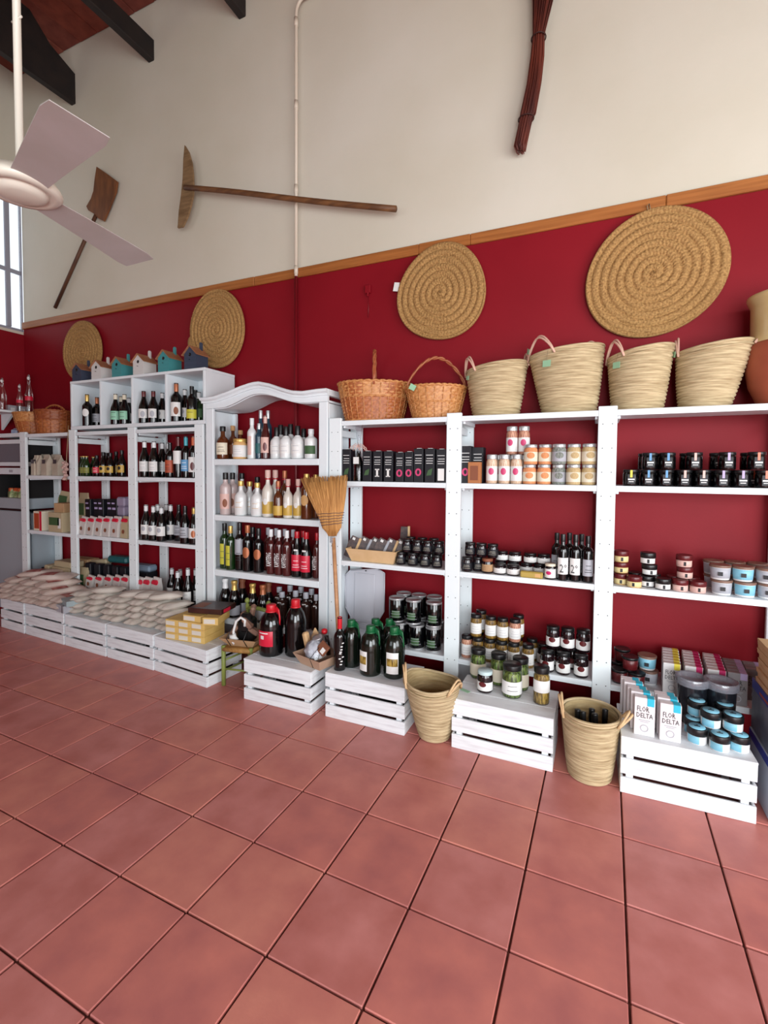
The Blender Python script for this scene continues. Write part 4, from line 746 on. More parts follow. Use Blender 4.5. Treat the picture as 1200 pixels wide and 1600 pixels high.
# ------------------------------------------------------------------ relax: keep goods of one shelf from touching
def relax(its, bounds):
    P = []
    for o, *_ in its:
        P.append([o, o.location.x, o.location.y, o.location.z, o.scale.z, o.scale.x*(1.07 if 'tub' in o.name or 'flat' in o.name else 1.045), o.location.x, o.location.y])
    for _ in range(160):
        mv = 0
        for i in range(len(P)):
            a = P[i]
            for j in range(i+1, len(P)):
                b = P[j]
                if a[3]+a[4] < b[3]+.002 or b[3]+b[4] < a[3]+.002: continue
                dx, dy = b[1]-a[1], b[2]-a[2]; d = math.hypot(dx, dy) or 1e-4; need = a[5]+b[5]+.001
                if d < need:
                    k = (need-d)/2/d; a[1] -= dx*k; a[2] -= dy*k; b[1] += dx*k; b[2] += dy*k; mv = 1
        for p in P:
            bx = min((b for b in bounds if b[0]-.08 < p[6] < b[1]+.08 and b[4]-.02 < p[3] < b[5]), key=lambda b: abs(p[6]-(b[0]+b[1])/2), default=None)
            if bx: p[1] = min(max(p[1], bx[0]+p[5]), bx[1]-p[5]); p[2] = min(max(p[2], bx[2]+p[5]*.95), bx[3]-p[5])
        if not mv: break
    for p in P: p[0].location.x, p[0].location.y = p[1], p[2]
B_ = []
for a, b in zip(RP[:-1], RP[1:]): B_.append((a+.048, b-.048, YF+.002, YF+DEP-.028, .3, 1.75))
for a, b in zip(LP[:-1], LP[1:]): B_.append((a+.048, b-.048, YF+.002, YF+DEP-.028, .3, 1.75))
for a, b in zip(cx[:-1], cx[1:]): B_.append((a+.0125, b-.0125, YF+.002, YF+.328, 1.8, 2.3))
B_.append((cxi, cxj, CY+.001, CY+.33, .3, 2.))
from collections import defaultdict
_L = defaultdict(list)
for it in ITEMS: _L[it[2]].append(it)
for L_ in _L.values(): relax(L_, B_)

# ------------------------------------------------------------------ single pieces
def thing(name, label, cat, loc, rz=0., parts=(), group=None, rot=None):
    o = tag(empty(name, loc, rz, rot=rot), label, cat, group)
    for p in parts:
        q = ob(p[0], p[1], o, p[2])
        for s in (p[3] if len(p) > 3 else []): ob(s[0], s[1], q, s[2])
    return o
def item(name, desc, loc, row_, group, cat, pos, rz=0., parts=(), rot=None):
    o = thing(name, '', cat, pos, rz, parts, group, rot); ITEMS.append((o, desc, loc, row_, pos[0]/pos[1])); return o
def C_(x0, x1, y0, y1, z0, z1, ch=.002): return MB().box(x0, x1, y0, y1, z0, z1, ch)
kraft, kraftl = G['kraft'], G['kraftl']

# tall dark gift cartons on the second shelf
z = ZR[1]; l = ru('second', 'left'); g = 'tall dark cartons'
def dark_carton(px, yt, w, deco, desc, l=l, Y=YF+.008, d=.07, stick=True):
    h = at(px, yt, Y).z-z; x = at(px, 730, Y).x
    ps = [('carton_body', C_(-w/2, w/2, 0, d, 0, h), G['navy'])]
    ps.append(('print', MB().box(-w*.36, w*.36, -.0012, 0, h*.80, h*.815).box(-w*.3, w*.36, -.0012, 0, h*.70, h*.715).box(-w*.36, w*.36, -.0012, 0, h*.63, h*.645).box(-w*.34, w*.34, -.0012, 0, h*.56, h*.575), G['inkw']))
    if deco == 'I': ps.append(('emblem', MB().box(-.008, .006, -.0012, 0, h*.16, h*.42).box(-.016, .014, -.0012, 0, h*.16, h*.19).box(-.016, .014, -.0012, 0, h*.38, h*.42), G['white']))
    if deco == 'drop': ps.append(('emblem', MB().add([(x_*1.3, -.0012, h*.3+z_) for x_, z_ in [(.016*math.cos(t*math.pi/8), .024*math.sin(t*math.pi/8)) for t in range(16)]]+[(x_, -.0012, h*.3+z_) for x_, z_ in [(.009*math.cos(t*math.pi/8), .014*math.sin(t*math.pi/8)) for t in range(16)]], [(i, (i+1) % 16, 16+(i+1) % 16, 16+i) for i in range(16)]), G['pinkp']))
    if deco == 'leaf': ps.append(('emblem', MB().prism([(-.02, h*.2), (.012, h*.22), (.02, h*.42), (-.008, h*.36)], -.0012, 0), G['greenp']))
    if deco == 'white': ps.append(('emblem', MB().box(-.02, .02, -.0012, 0, h*.06, h*.42), G['white']))
    if stick: ps.append(('price_sticker', C_(-.014, .014, .01, .03, h, h+.003, 0), G['white']))
    return item('gift_carton', desc, l, '', g, 'box', (x, Y, z+.0005), rnd.uniform(-.03, .03), ps)
W_ = .072
for px, yt, dc, ds in [(541, 702, 'leaf', 'tall dark carton with green leaf print'), (573, 705, 'leaf', 'tall dark carton with green leaf print'), (589.5, 705, 'I', 'tall dark carton with white I emblem'), (606.5, 705, 'I', 'tall dark carton with white I emblem'), (624, 707, 'drop', 'tall dark carton with pink ring emblem'), (638.5, 706, 'drop', 'tall dark carton with pink ring emblem'), (653.5, 701, 'drop', 'tall dark carton with pink ring emblem'), (671, 701, 'leaf', 'tall dark carton with green leaf print'), (689, 702, 'white', 'tall dark carton with white square print')]:
    dark_carton(px, yt, .055 if px in (624, 638.5) else .062, dc, ds)
lm = ru('second', 'middle')
dark_carton(727, 697, .066, 'drop', 'tall dark carton with pink ring emblem', lm, YF+.02); dark_carton(746, 699, .068, '', 'tall dark carton with silver lines', lm, YF+.065, stick=False)
x = at(741, 740, YF+.012).x; h = at(740, 722, YF+.012).z-z
thing('window_carton', 'small brown carton with window, in front of dark cartons, middle bay', 'box', (x-.0, YF+.006, z+.0005), -.05, [('carton_body', C_(-.038, .038, 0, .035, 0, h), mat('warm_carton', (176, 112, 66), .6)), ('window', MB().box(-.024, .024, -.0012, 0, h*.14, h*.82), G['brown'])])
# cellophane gift bag with ribbon
x = at(560, 740, YF+.035).x; p = at(563, 668, YF+.03); q_ = at(562, 697, YF+.03)
gb = thing('gift_bag', 'cellophane gift bag tied with a pink ribbon among the dark cartons', 'gift bag', (x, YF+.04, z+.0005), 0, [
    ('dark_bottle', MB().lathe([(0, 0), (.028, 0), (.03, .01), (.03, .12), (.012, .17), (.012, .2)], 16), G['dark']),
    ('cellophane', MB().lathe([(.036, 0), (.037, .12), (.02, .17), (.006, q_.z-z), (.026, p.z-z+.01), (.034, p.z-z+.02)], 14, fn=lambda r, zz, a, j: (r*(1+.12*math.sin(5*a+j)), zz+.006*math.sin(3*a)*(j > 3))), glass('cellophane', (235, 230, 235), .03, .06, .35))])
rb = MB()
for k in range(9):
    a = k*.72; rb.tube([(0, -.006, q_.z-z), (.03*math.cos(a), -.01-.01*abs(math.sin(a)), q_.z-z+.02*math.sin(a)), (.058*math.cos(a), -.014, q_.z-z+.018*math.sin(a)-.01), (.066*math.cos(a), -.012, q_.z-z-.03)], .0025, 5)
ob('ribbon', rb, gb, G['pink']); ob('gift_tag', C_(-.02, .02, -.041, -.0395, .115, .16, 0), gb, G['white'])

# kraft tray of snack packs
z = ZR[2]; x0, x1 = at(538, 860, YF+.01).x, at(622, 860, YF+.01).x; mx = (x0+x1)/2; hw = (x1-x0)/2
def tray_mb(hw_, hd, h_, fl, t=.003):
    b = MB(); lo = [(-hw_, -hd), (hw_, -hd), (hw_, hd), (-hw_, hd)]; up = [(x*(1+fl/hw_), y*(1+fl/hd)) for x, y in lo]
    vs = [(x, y, 0) for x, y in lo]+[(x, y, h_) for x, y in up]+[(x*.985, y*.97, t) for x, y in lo]+[(x*.985, y*.97, h_) for x, y in up]
    fs = [(0, 3, 2, 1), (8, 9, 10, 11)]
    for i in range(4): k = (i+1) % 4; fs += [(i, k, 4+k, 4+i), (8+i, 12+i, 12+k, 8+k), (4+i, 4+k, 12+k, 12+i)]
    return b.add(vs, fs)
thing('kraft_tray', 'flared kraft tray of snack packs on third shelf, left bay', 'tray', (mx, YF+.10, z+.001), 0, [('tray_body', tray_mb(hw*.80, .075, .085, .035), kraftl), ('lettering', text_mesh('...', .001, 1, ink), kraftl)] if False else [('tray_body', tray_mb(hw*.78, .07, .085, .03), kraftl)])
for k, (px, yt, lean) in enumerate([(552, 833, .35), (566, 832, .4), (580, 830, .45), (594, 826, .4), (608, 838, .35), (618, 842, .5)]):
    w = .085; h = .15; xx = at(px, 860, YF+.11).x
    item('snack_pack', 'dark snack pack with cloth-coloured seam', 'standing in kraft tray, right unit', '', 'snack packs in the kraft tray', 'packet', (xx-.02, YF+.075+.012*(k % 3), z+.012), .2, [('pouch', MB().prism([(-.035, 0), (.035, 0), (.04, .1), (.03, h), (-.03, h), (-.04, .1)], -.009, .009), mat('pack_dark', (62, 54, 58), .35, (96, 78, 74), 40)), ('seam', C_(.026, .042, -.0105, .0105, .0, h+.004, .002), G['grey_l'] if k % 2 else G['kraftl']), ('price_sticker', C_(-.02, 0, -.0115, -.0095, h-.025, h-.008, 0), G['white'])], rot=(-.18, lean, 0))
item('snack_pack', 'dark snack pack with cloth-coloured seam', 'standing behind small jars, right unit', '', 'snack packs in the kraft tray', 'packet', (at(630, 840, 3.02).x, 3.05, z+.001), .1, [('pouch', MB().prism([(-.03, 0), (.03, 0), (.034, .1), (.026, .22), (-.026, .22), (-.034, .1)], -.008, .008), MATS['pack_dark']), ('seam', C_(.022, .036, -.0095, .0095, 0, .224, .002), G['kraftl'])])
# little yellow tin box, white plastic tray
x = at(832, 899, YF+.03).x; thing('tin_box', 'small flat yellow tin in front of the white-banded jars', 'tin', (x-.004, YF+.002, z+.0006), 0, [('tin', C_(-.062, .062, 0, .035, 0, .036, .006), mat('yellow_tin', (176, 150, 72), .4)), ('printed_label', MB().box(.02, .05, -.001, 0, .008, .028), G['tan'])])
Yt = 3.02; P_ = lambda px, py: (at(px, py, Yt).x, at(px, py, Yt).z)
poly = [P_(*p) for p in ((547, 891), (590, 890), (600, 896), (600, 955), (590, 972), (582, 975), (553, 972), (540, 948), (538, 900))]; ox, oz = poly[0][0], ZR[3]+.001
pol = [(a-ox, b-oz) for a, b in poly]; cxp = sum(a for a, _ in pol)/9; czp = sum(b for _, b in pol)/9
tp = mat('tray_white_plastic', (196, 196, 204), .35)
wt = thing('plastic_tray', 'white eight-sided plastic tray leaning at the back of the bottom left bay', 'tray', (ox, Yt, oz), 0, [('tray_base', MB().prism([(cxp+(a-cxp)*.99, czp+(b-czp)*.99) for a, b in pol], 0, .006), tp)], rot=(-.03, 0, 0))
wt.location.z = ZR[3]+.001; zmin = min(b for _, b in pol)
for c_ in wt.children: c_.location.z = 0
rim = MB()
for i in range(9):
    a, b = pol[i], pol[(i+1) % 9]; rim.tube([(a[0], -.004, a[1]), (b[0], -.004, b[1])], .005, 6)
ob('rim', rim, wt, tp); ob('raised_panel', MB().box(cxp-.09, cxp+.07, -.006, 0, czp-.17, czp+.17, .003), wt, tp); ob('hang_hole', MB().lathe([(0, 0), (.008, 0)], 10), wt, G['blackf'], (cxp, -.0068, max(b for _, b in pol)-.015), (math.pi/2, 0, 0))
ob('foot', MB().box(cxp-.08, cxp+.08, 0, .006, 0, max(zmin, .003)+.01), wt, tp)

# ------------------------------------------------------------------ things on crates
RJ = [(0, 0), (.85, 0), (.97, .02), (1, .05)]+[(1-.03*(k % 2), .06+.028*k) for k in range(1, 17)]+[(1, .55), (.97, .64), (.8, .76), (.5, .85), (.34, .88), (.34, .94), (0, .94)]
jugm = MB().lathe(RJ, 28).mesh('body', None); jcap = MB().lathe([(.38, .88), (.42, .89), (.42, .985), (.36, 1), (0, 1)], 24).mesh('cap', None)
def jug(px, ybase, yt, r, zc_, body, capm, label, lab=None, name='wine_jug', Y=None, rz=.1, cat='jug'):
    if Y is None: b = onz(px, ybase, zc_); Y = b.y+r; 
    zt = at(px, yt, Y).z; h = zt-zc_; v = at(px, 1000, Y); x = at(px, (ybase+yt)/2, Y).x
    o = tag(empty(name, (x, Y, zc_+.0006), rz, (r, r, h)), label, cat)
    ob('body', jugm, o, body); c = ob('cap', jcap, o, capm)
    ob('cap_ring', MB().lathe([(.36, .845), (.48, .85), (.48, .872), (.36, .878)], 20), o, capm)
    hd = MB().tube([(.30, 0, .87), (.55, -.1, .91), (.85, -.2, .86), (.95, -.25, .74), (.90, -.2, .64)], .07, 6)
    for i, v_ in enumerate(hd.v): pass
    ho = ob('handle', hd, o, capm); ho.scale = (1, 1, 1)
    for f in (lab or []): ob(*f[:1], f[1], o, f[2])
    return o
redlab = [('label', band(1.035, .22, 1.035, .52, 40, -92), G['red']), ('print', MB().lathe([(1.02, .47), (1.045, .47), (1.045, .49), (1.02, .49)], 6, a0=math.radians(-122), a1=math.radians(-74)).lathe([(1.02, .36), (1.045, .36), (1.045, .43), (1.02, .43)], 3, a0=math.radians(-112), a1=math.radians(-94)).mesh('print', None), G['white'])]
jug(424, 1030, 944, .079, ctop(5), G['black'], G['capr'], 'dark five-litre wine jug with red cap and square red label, front', redlab)
jug(462, 0, 936, .07, ctop(5), G['black'], G['capr'], 'dark wine jug with flat red cap, behind the labelled jug', None, Y=2.565, rz=2.6)
glab = [('label', band(1.035, .12, 1.035, .52, 26, -115), G['white']), ('olive_picture', band(1.05, .26, 1.05, .42, 22, -115), G['golives'])]
glab2 = [('label', band(1.035, .12, 1.035, .54, 32, -84), G['white']), ('olive_picture', band(1.05, .27, 1.05, .42, 29, -84), G['golives'])]
z6 = ctop(6); dg = gm('green_black_plastic', (12, 20, 14), .15)
jug(549, 1046, 968, .06, z6, dg, G['capg'], 'green-capped dark oil jug beside the red-capped bottle', None, 'oil_jug')
jug(579, 1060, 977, .064, z6, dg, G['capg'], 'green-capped oil jug with narrow label at its left edge', glab, 'oil_jug')
jug(616, 1064, 979, .064, z6, dg, G['capg'], 'green-capped oil jug with white olive-picture label', glab2, 'oil_jug')
jug(590, 0, 967, .06, z6, dg, G['capg'], 'green-capped oil jug standing behind the two labelled ones', None, 'oil_jug', Y=2.645)
jug(612, 0, 967.5, .052, z6, dg, G['capg'], 'rear right green-capped oil jug near the straw basket', None, 'oil_jug', Y=2.655)
b_ = onz(526, 1049, z6); hh = at(526, 963.5, b_.y+.035).z-z6
ST['redcap_big'] = bt('bordeaux', .036, 'dark', 'long', 'capr', None, None, 'dark red-capped bottle with white scribble')
put('redcap_big', (b_.x, b_.y+.036, z6+.0006), hh, 'at left end of crate with green-capped jugs', '', 'bottle on the jug crate', rz=.3)
wb_ = ITEMS[-1][0]
wb_.__delitem__('group')
sc = MB(); 
for k in range(9): a = math.radians(-62+rnd.uniform(-16, 16)); zz = .14+.045*k+rnd.uniform(-.02, .02); sc.lathe([(1.0, zz), (1.03, zz), (1.03, zz+.02), (1.0, zz+.02)], 3, a0=a-.18, a1=a+.2)
ob('print', sc, wb_, G['white'])
# olives and jars on crate 7
z7 = ctop(7)
def gjar(px, yb, yt, r, body, label, lid='blackf', lab='jarlow', labm='cream_l', bdy=.0, pr=None):
    b = onz(px, yb, z7); Y = b.y+r; h = at(px, yt, Y).z-z7+.008; x = at(px, (yb+yt)/2, Y).x
    o = tag(empty('pickle_jar', (x, Y, z7+.0006), .2, (r, r, h)), label, 'jar')
    ob('contents', MB().lathe([(0, .03), (.9, .03), (.93, .1), (.93, .72), (.8, .78), (0, .79)], 24, fn=lambda rr, zz, a, j: (rr*(1+.012*math.sin(9*a+j*5)), zz)), o, body)
    ob('glass', MB().lathe([(0, 0), (.93, 0), (1, .05), (1, .74), (.88, .82), (.88, .86)], 28), o, G['clear'])
    ob('lid', CAPS['lid'], o, G[lid]); q = ob('label', LB[lab], o, G[labm])
    if pr: ob('print', P3[pr], q, G['ink'])
    return o
gjar(747, 1062, 1015, .045, G['greens'], 'green pickle jar farthest left and back on its crate', bdy=0)
gjar(779, 1073, 1022, .045, G['greens'], 'second green pickle jar from left, on the crate between straw baskets')
gjar(813, 1081, 1029, .045, G['greens'], 'rear right green pickle jar, behind the front green jar')
gjar(800, 1093, 1039, .052, G['greens'], 'large front green pickle jar with white label', labm='white', pr='text2')
gjar(846, 1103, 1043, .041, G['golives'], 'tall jar of golden olives with white label, right end of crate', 'blackf', 'strip', 'white')
b = onz(755, 1084, z7); h = at(755, 1049, b.y+.042).z-z7+.01
o = tag(empty('jam_jar', (b.x, b.y+.042, z7+.0006), 0, (.042, .042, h)), 'small jam jar with pale blue lid at the front of the crate', 'jar')
ob('body', PM['jar'], o, G['jam']); ob('lid', CAPS['lid'], o, mat('pale_lid', (190, 212, 214), .4)); q = ob('label', LB['jarlow'], o, G['white']); ob('picture', P3['jarspot'], q, G['wine_f'])
tg = onz(722, 1081, z7); thing('paper_tag', 'pale green paper tag lying on the crate beside the straw basket', 'tag', (tg.x+.01, tg.y+.02, z7+.001), -.4, [('tag_card', MB().box(-.03, .03, -.012, .012, 0, .0012), tagg)])

# salt cartons
FD = None
def salt_carton(x, y, z, w, d, h, col, body, desc, loc_, row_, face=True, rz=0., grp='salt cartons'):
    ps = [('carton_body', C_(-w/2, w/2, 0, d, 0, h, .0015), body)]
    ps.append(('colour_flash', MB().box(w*.12, w*.46, -.0012, 0, h*.80, h*.9985).box(w*.12, w*.46, 0, d*.98, h, h+.001), G[col]))
    o = item('salt_carton', desc, loc_, row_, grp, 'box', (x, y, z+.0005), rz, ps)
    if face:
        t = ob('lettering', text_mesh('FLOR', 1, .5, ink), o, G['ink'], (-w*.08, -.0016, h*.70), None, (w*.36,)*3); t.scale = (w*.5, 1, h*.2)
        t = ob('lettering', text_mesh('de', 1, .5, ink), o, G['ink'], (w*.2, -.0016, h*.65), None, (w*.16, 1, h*.05))
        t = ob('lettering', text_mesh('DELTA', 1, .5, ink), o, G['ink'], (0, -.0016, h*.53), None, (w*.54, 1, h*.18))
        n = 18; ring = MB().add([(math.cos(2*math.pi*i/n)*w*.2*s, -.0014, h*.2+math.sin(2*math.pi*i/n)*w*.2*s) for s in (1, .8) for i in range(n)], [(i, (i+1) % n, n+(i+1) % n, n+i) for i in range(n)])
        ob('ring_emblem', ring, o, G['grey_l']); ob('small_print', MB().box(-w*.28, w*.28, -.0012, 0, h*.40, h*.415).box(-w*.2, w*.2, -.0012, 0, h*.36, h*.372), o, G['grey_l'])
    return o
SW = mat('carton_white', (222, 216, 218), .45); SG = mat('carton_grey', (132, 128, 130), .5); S2 = mat('carton_white_plain', (222, 220, 220), .45)
z8 = ctop(8); wdt = .083; dp = .036
for nm, pxs, x_, y_, nb, zt in [('left', 1007, None, 2.425, 5, .437), ('right', 1048, None, 2.42, 3, .431)]:
    for k in range(nb):
        xx = at(pxs, 1120, y_).x-(.012*k if nm == 'left' else .006*k); h = zt-z8
        salt_carton(xx, y_+k*(dp+.012), z8, wdt, dp, h+(.004*(k % 2)), 'cyan', SW, 'white carton with blue flash', 'wide crate at right', nm+' file', k == 0, rnd.uniform(-.02, .02))
zz = ZR[3]
for nm, pxs, col, nb, body in [('left file', 1049.5, 'yel', 6, S2), ('middle file', 1084, 'magenta', 6, S2), ('third file', 1120, 'magenta', 6, S2), ('fourth file', 1153, 'lilac', 5, SG), ('fifth file', 1181, 'lilac', 3, SG)]:
    if nm == 'fifth file': y0 = 2.88
    else: y0 = 2.795
    for k in range(nb):
        xx = at(pxs, 1060, y0).x+.004*k
        ds = {'yel': 'white carton with yellow flash', 'magenta': 'white carton with magenta flash', 'lilac': 'grey salt carton'}[col]
        salt_carton(xx, y0+k*.043, zz, .078 if col != 'lilac' else .082, .036, .158, col, body, ds, 'bottom shelf at far right', nm if col != 'yel' else 'file', k == 0, rnd.uniform(-.02, .02))
# flat blue-topped tubs
g = 'blue-topped salt tubs'; H = .068; l8 = 'on wide right crate'
for rn, zz, pts in [('lower layer', z8, [(1095, 1158), (1125, 1167), (1155, 1169), (1078, 1140), (1112, 1142), (1140, 1150)])]:
    for px, py in pts:
        b = onz(px, py, z8+.02); put('blt', (b.x, b.y+.03, z8+.0006), H, l8, 'front row' if py > 1155 else 'second row', g)
for px, py in [(1090, 1112), (1114, 1130), (1134, 1118), (1144.5, 1135)]:
    b = onz(px, py, z8+H+.02); put('blt', (b.x, b.y+.02, z8+H+.0012), H, l8, 'upper row', g)
for o, *_ in ITEMS[-10:]:
    ob('lid_sticker', MB().lathe([(0, 1.02), (.82, 1.02), (.84, .99)], 22), o, G['bluelt']); ob('lid_print', MB().box(-.3, .3, -.1, .1, 1.02, 1.03).box(-.1, .1, .2, .35, 1.02, 1.03), o, G['navy'])
relax(ITEMS[-10:], [(.40, .66, 2.39, 2.73, .2, .5)])
# two big dark buckets on the crate behind the tubs
for px, py, yt, lb in [(1081, 1103, 1056, 'left translucent-lidded dark bucket behind the blue-topped tubs'), (1126, 1108, 1062, 'right translucent-lidded dark bucket behind the blue-topped tubs')]:
    Y = 2.675; x = at(px, 1085, Y).x; zb = z8+.0006; h = at(px, yt, Y).z-zb; r = .066
    o = tag(empty('lidded_bucket', (x, Y, zb), 0, (r, r, h)), lb, 'bucket')
    ob('body', MB().lathe([(0, 0), (.82, 0), (.86, .03), (.97, .86)], 28, closed=False), o, gm('bucket_dark', (22, 24, 30), .25)); ob('lid', MB().lathe([(0, .93), (.78, .93), (.86, .97), (1.0, 1.0), (1.08, .99), (1.1, .93), (1.08, .84), (.98, .82)], 30), o, G['clearp'])
    ob('contents', MB().lathe([(0, .9), (.94, .88)], 20), o, G['navy']); ob('label', ubox(-.1, .18, -1.0, -.93, .3, .55, name='label'), o, G['white'])
# cartons standing on the floor at right edge
bx0 = .70
thing('blue_white_box', 'blue and white carton on the floor at the right edge, lower of two', 'box', (bx0, 2.42, 0), 0, [('carton_body', C_(0, .34, 0, .32, 0, .26), mat('pale_blue_carton', (176, 186, 200), .5)), ('blue_band', MB().box(-.001, .3405, -.001, .02, .21, .255).box(-.001, 0, 0, .32, .215, .255), mat('carton_blue', (36, 56, 150), .45)), ('green_strip', MB().box(0, .08, -.0015, 0, .035, .055), mat('strip_green', (30, 104, 72), .5)), ('lettering', text_mesh('I', .04, 1, ink_w), ink_w)]).children[-1].location = (.02, -.003, .233)
thing('blue_white_box', 'grey-sided blue and white carton stacked on the lower one, right edge', 'box', (bx0+.005, 2.43, .2625), 0, [('carton_body', C_(0, .34, 0, .31, 0, .235), mat('grey_blue_carton', (120, 126, 140), .5, (90, 96, 112), 8)), ('blue_band', MB().box(-.001, .3405, -.001, .0, .17, .235).box(-.0012, 0, 0, .31, .19, .235), MATS['carton_blue']), ('print', MB().box(-.0016, 0, .05, .2, .2, .212), G['orange'])])
for k in range(9):
    thing('kraft_box', '%s kraft box in the stack of flat boxes at the right edge' % (['lowest', 'second lowest', 'third lowest', 'fourth lowest', 'middle', 'fourth highest', 'third highest', 'second highest', 'topmost'][k]), 'box', (bx0+.01+rnd.uniform(-.004, .004), 2.44, .499+k*.0225), rnd.uniform(-.01, .01), [('carton_body', C_(0, .3, 0, .26, 0, .021, .001), kraftl), ('lid_edge', C_(-.001, .301, -.001, .261, .0135, .0215, .001), kraftl)], 'flat kraft boxes at the right edge')

# yellow cartons on crate 4
z4 = ctop(4); a0 = onz(258, 998, z4); yc = mat('yellow_carton', (206, 168, 92), .6, (216, 182, 110), 10); yl = mat('carton_end_label', (214, 208, 196), .6)
a1 = onz(322, 1005.5, z4); ux = Vector((a1.x-a0.x, a1.y-a0.y, 0)); rz4 = math.atan2(ux.y, ux.x)*.6; cw = ux.length/3; chh = .047
for r_ in range(3):
    for c_ in range(3):
        pz = z4+r_*(chh+.0006)+.0006; v = Vector((math.cos(rz4), math.sin(rz4), 0))*(cw*c_)
        item('yellow_carton', 'white-ended yellow carton', 'crate left of the green chair', ['bottom', 'middle', 'top'][r_]+' layer', 'stacked yellow cartons', 'box', (a0.x+v.x, max(a0.y, 2.43)+v.y, pz), rz4, [('carton_body', C_(.001, cw-.001, 0, .22, 0, chh, .0015), yc), ('end_label', C_(.006, cw-.03, -.0014, 0, .008, chh-.010, 0), yl)])
zt = z4+3*(chh+.0006)+.001
thing('yellow_carton', 'small yellow carton under the left half of the dark chocolate box', 'box', (a0.x+.15, 2.45, zt), rz4, [('carton_body', C_(0, .15, 0, .2, 0, .045, .0015), yc), ('end_label', C_(.006, .1, -.0014, 0, .008, .037, 0), yl)])
thing('yellow_carton', 'yellow carton lying crosswise atop the stack beside the green chair', 'box', (a0.x+.345, 2.435, zt), rz4+.25, [('carton_body', C_(0, .11, 0, .2, 0, .052, .0015), yc), ('end_label', C_(.01, .09, -.0014, 0, .01, .042, 0), yl)])
thing('chocolate_box', 'flat dark brown box on top of the yellow cartons', 'box', (a0.x+.17, 2.475, zt+.0535), rz4+.12, [('carton_body', C_(0, .26, 0, .2, 0, .036, .0015), mat('dark_brown_box', (44, 20, 18), .4, (66, 32, 24), 14)), ('print', MB().box(.02, .1, .03, .15, .036, .0368), G['brown']), ('side_label', MB().box(.261, .2614, .03, .12, .006, .03), G['red'])])

# ------------------------------------------------------------------ sacks
def pillow(L, W, H, seed, cuff=.88):
    rr = random.Random(seed); b = MB(); n, m_ = 14, 10; vs = []; fs = []; p1, p2 = rr.random()*6, rr.random()*6
    for s in (1, -1):
        for i in range(n+1):
            for j in range(m_+1):
                u, v = 2*i/n-1, 2*j/m_-1; e = max(0, (1-abs(u)**3.2)*(1-abs(v)**3.2)); t = s*H/2*(e**.55)*(1+.12*math.sin(5*u+p1)*math.cos(4*v+p2))
                vs.append((v*W/2*(1-.05*(abs(u)**4))+.003*math.sin(9*u+p2), u*L/2+.004*math.sin(7*v+p1), t+H/2+.002*math.sin(13*u+11*v)*e))
    k = (n+1)*(m_+1)
    for i in range(n):
        for j in range(m_): a = i*(m_+1)+j; fs += [(a, a+1, a+m_+2, a+m_+1), (k+a, k+a+m_+1, k+a+m_+2, k+a+1)]
    return b.add(vs, fs, True)
sackm = mat('cream_sack', (224, 218, 208), .6, (204, 194, 184), 7, bump=.25, bscale=14); sackw = mat('flour_sack', (226, 214, 204), .6, (206, 186, 176), 6, bump=.25, bscale=14)
SP = [pillow(.24, .135, .05, k).mesh('sack_body', sackm) for k in range(5)]
SQ = [pillow(.33, .19, .06, 20+k).mesh('sack_body', sackw) for k in range(4)]
redp = mat('sack_red_print', (150, 50, 48), .6, (196, 140, 130), 20)
def patch(L, W, H, u0, u1, v0, v1):
    b = MB(); n = 5; vs = []
    for i in range(n+1):
        for j in range(n+1):
            u = u0+(u1-u0)*i/n; v = v0+(v1-v0)*j/n; e = (1-abs(u)**3.2)*(1-abs(v)**3.2); vs.append((v*W/2, u*L/2, H/2+H/2*(e**.55)*1.07+.0035))
    return b.add(vs, [(i*(n+1)+j, i*(n+1)+j+1, (i+1)*(n+1)+j+1, (i+1)*(n+1)+j) for i in range(n) for j in range(n)], True).mesh('red_print', redp)
RPT = patch(.33, .19, .06, -.55, .15, -.7, .7)
def sack(kind, x, y, z, rz, loc_, row_, g, tilt=0., tx=0.):
    big = kind == 'red'; me = rnd.choice(SQ if big else SP)
    o = item('flour_sack' if big else 'cream_sack', 'flour sack with red print' if big else 'plain cream sack', loc_, row_, g, 'sack', (x, y, z), rz, [], rot=(tx, tilt, rz))
    ob('sack_body', me, o, sackw if big else sackm)
    if big: ob('red_print', RPT, o, redp)
ly = ['bottom layer', 'second layer', 'third layer', 'fourth layer', 'top layer']
xa, xb = CR[2][1].x+.075, CR[2][2].x-.06
for k in range(4):
    for i in range(3): sack('cream', xa+(xb-xa)*(i/2)+rnd.uniform(-.012, .012)+.01*k, 2.60+rnd.uniform(-.01, .012)+.006*k, ctop(2)+.046*k, rnd.uniform(-.12, .12), 'left cream heap', ly[k], 'cream sacks, left heap')
sack('cream', xa+.28, 2.62, ctop(2)+.046*4+.002, -1.1, 'left cream heap', ly[4], 'cream sacks, left heap')
xa, xb = CR[3][1].x+.03, CR[3][2].x+.0
for k in range(4):
    for i in range(4): sack('cream', xa+(xb-xa)*(i/3)+rnd.uniform(-.012, .012), 2.60+rnd.uniform(-.01, .012)+.01*k, ctop(3)+.047*k+.001, rnd.uniform(-.15, .15)-.1, 'right cream heap', ly[k], 'cream sacks, right heap')
for i, (dx, rz) in enumerate([(.1, -.9), (.27, -1.0), (.42, -.8)]): sack('cream', xa+dx, 2.62, ctop(3)+.047*4+.002+.01*i, rz, 'right cream heap', ly[4], 'cream sacks, right heap')
xa = CR[0][1].x+.1; t0 = .277; lf = 'flour sacks at far left'
for k, (n_, x0, st_) in enumerate([(5, 0, .195), (5, .03, .19), (4, .06, .2), (3, .14, .22)]):
    for i in range(n_): sack('red', xa+x0+st_*i, 2.62+.01*(k % 2), t0+.05*k, rnd.uniform(-.1, .1)-(.25 if k > 1 else .05), 'far-left heap', ly[k], lf, tx=.0)
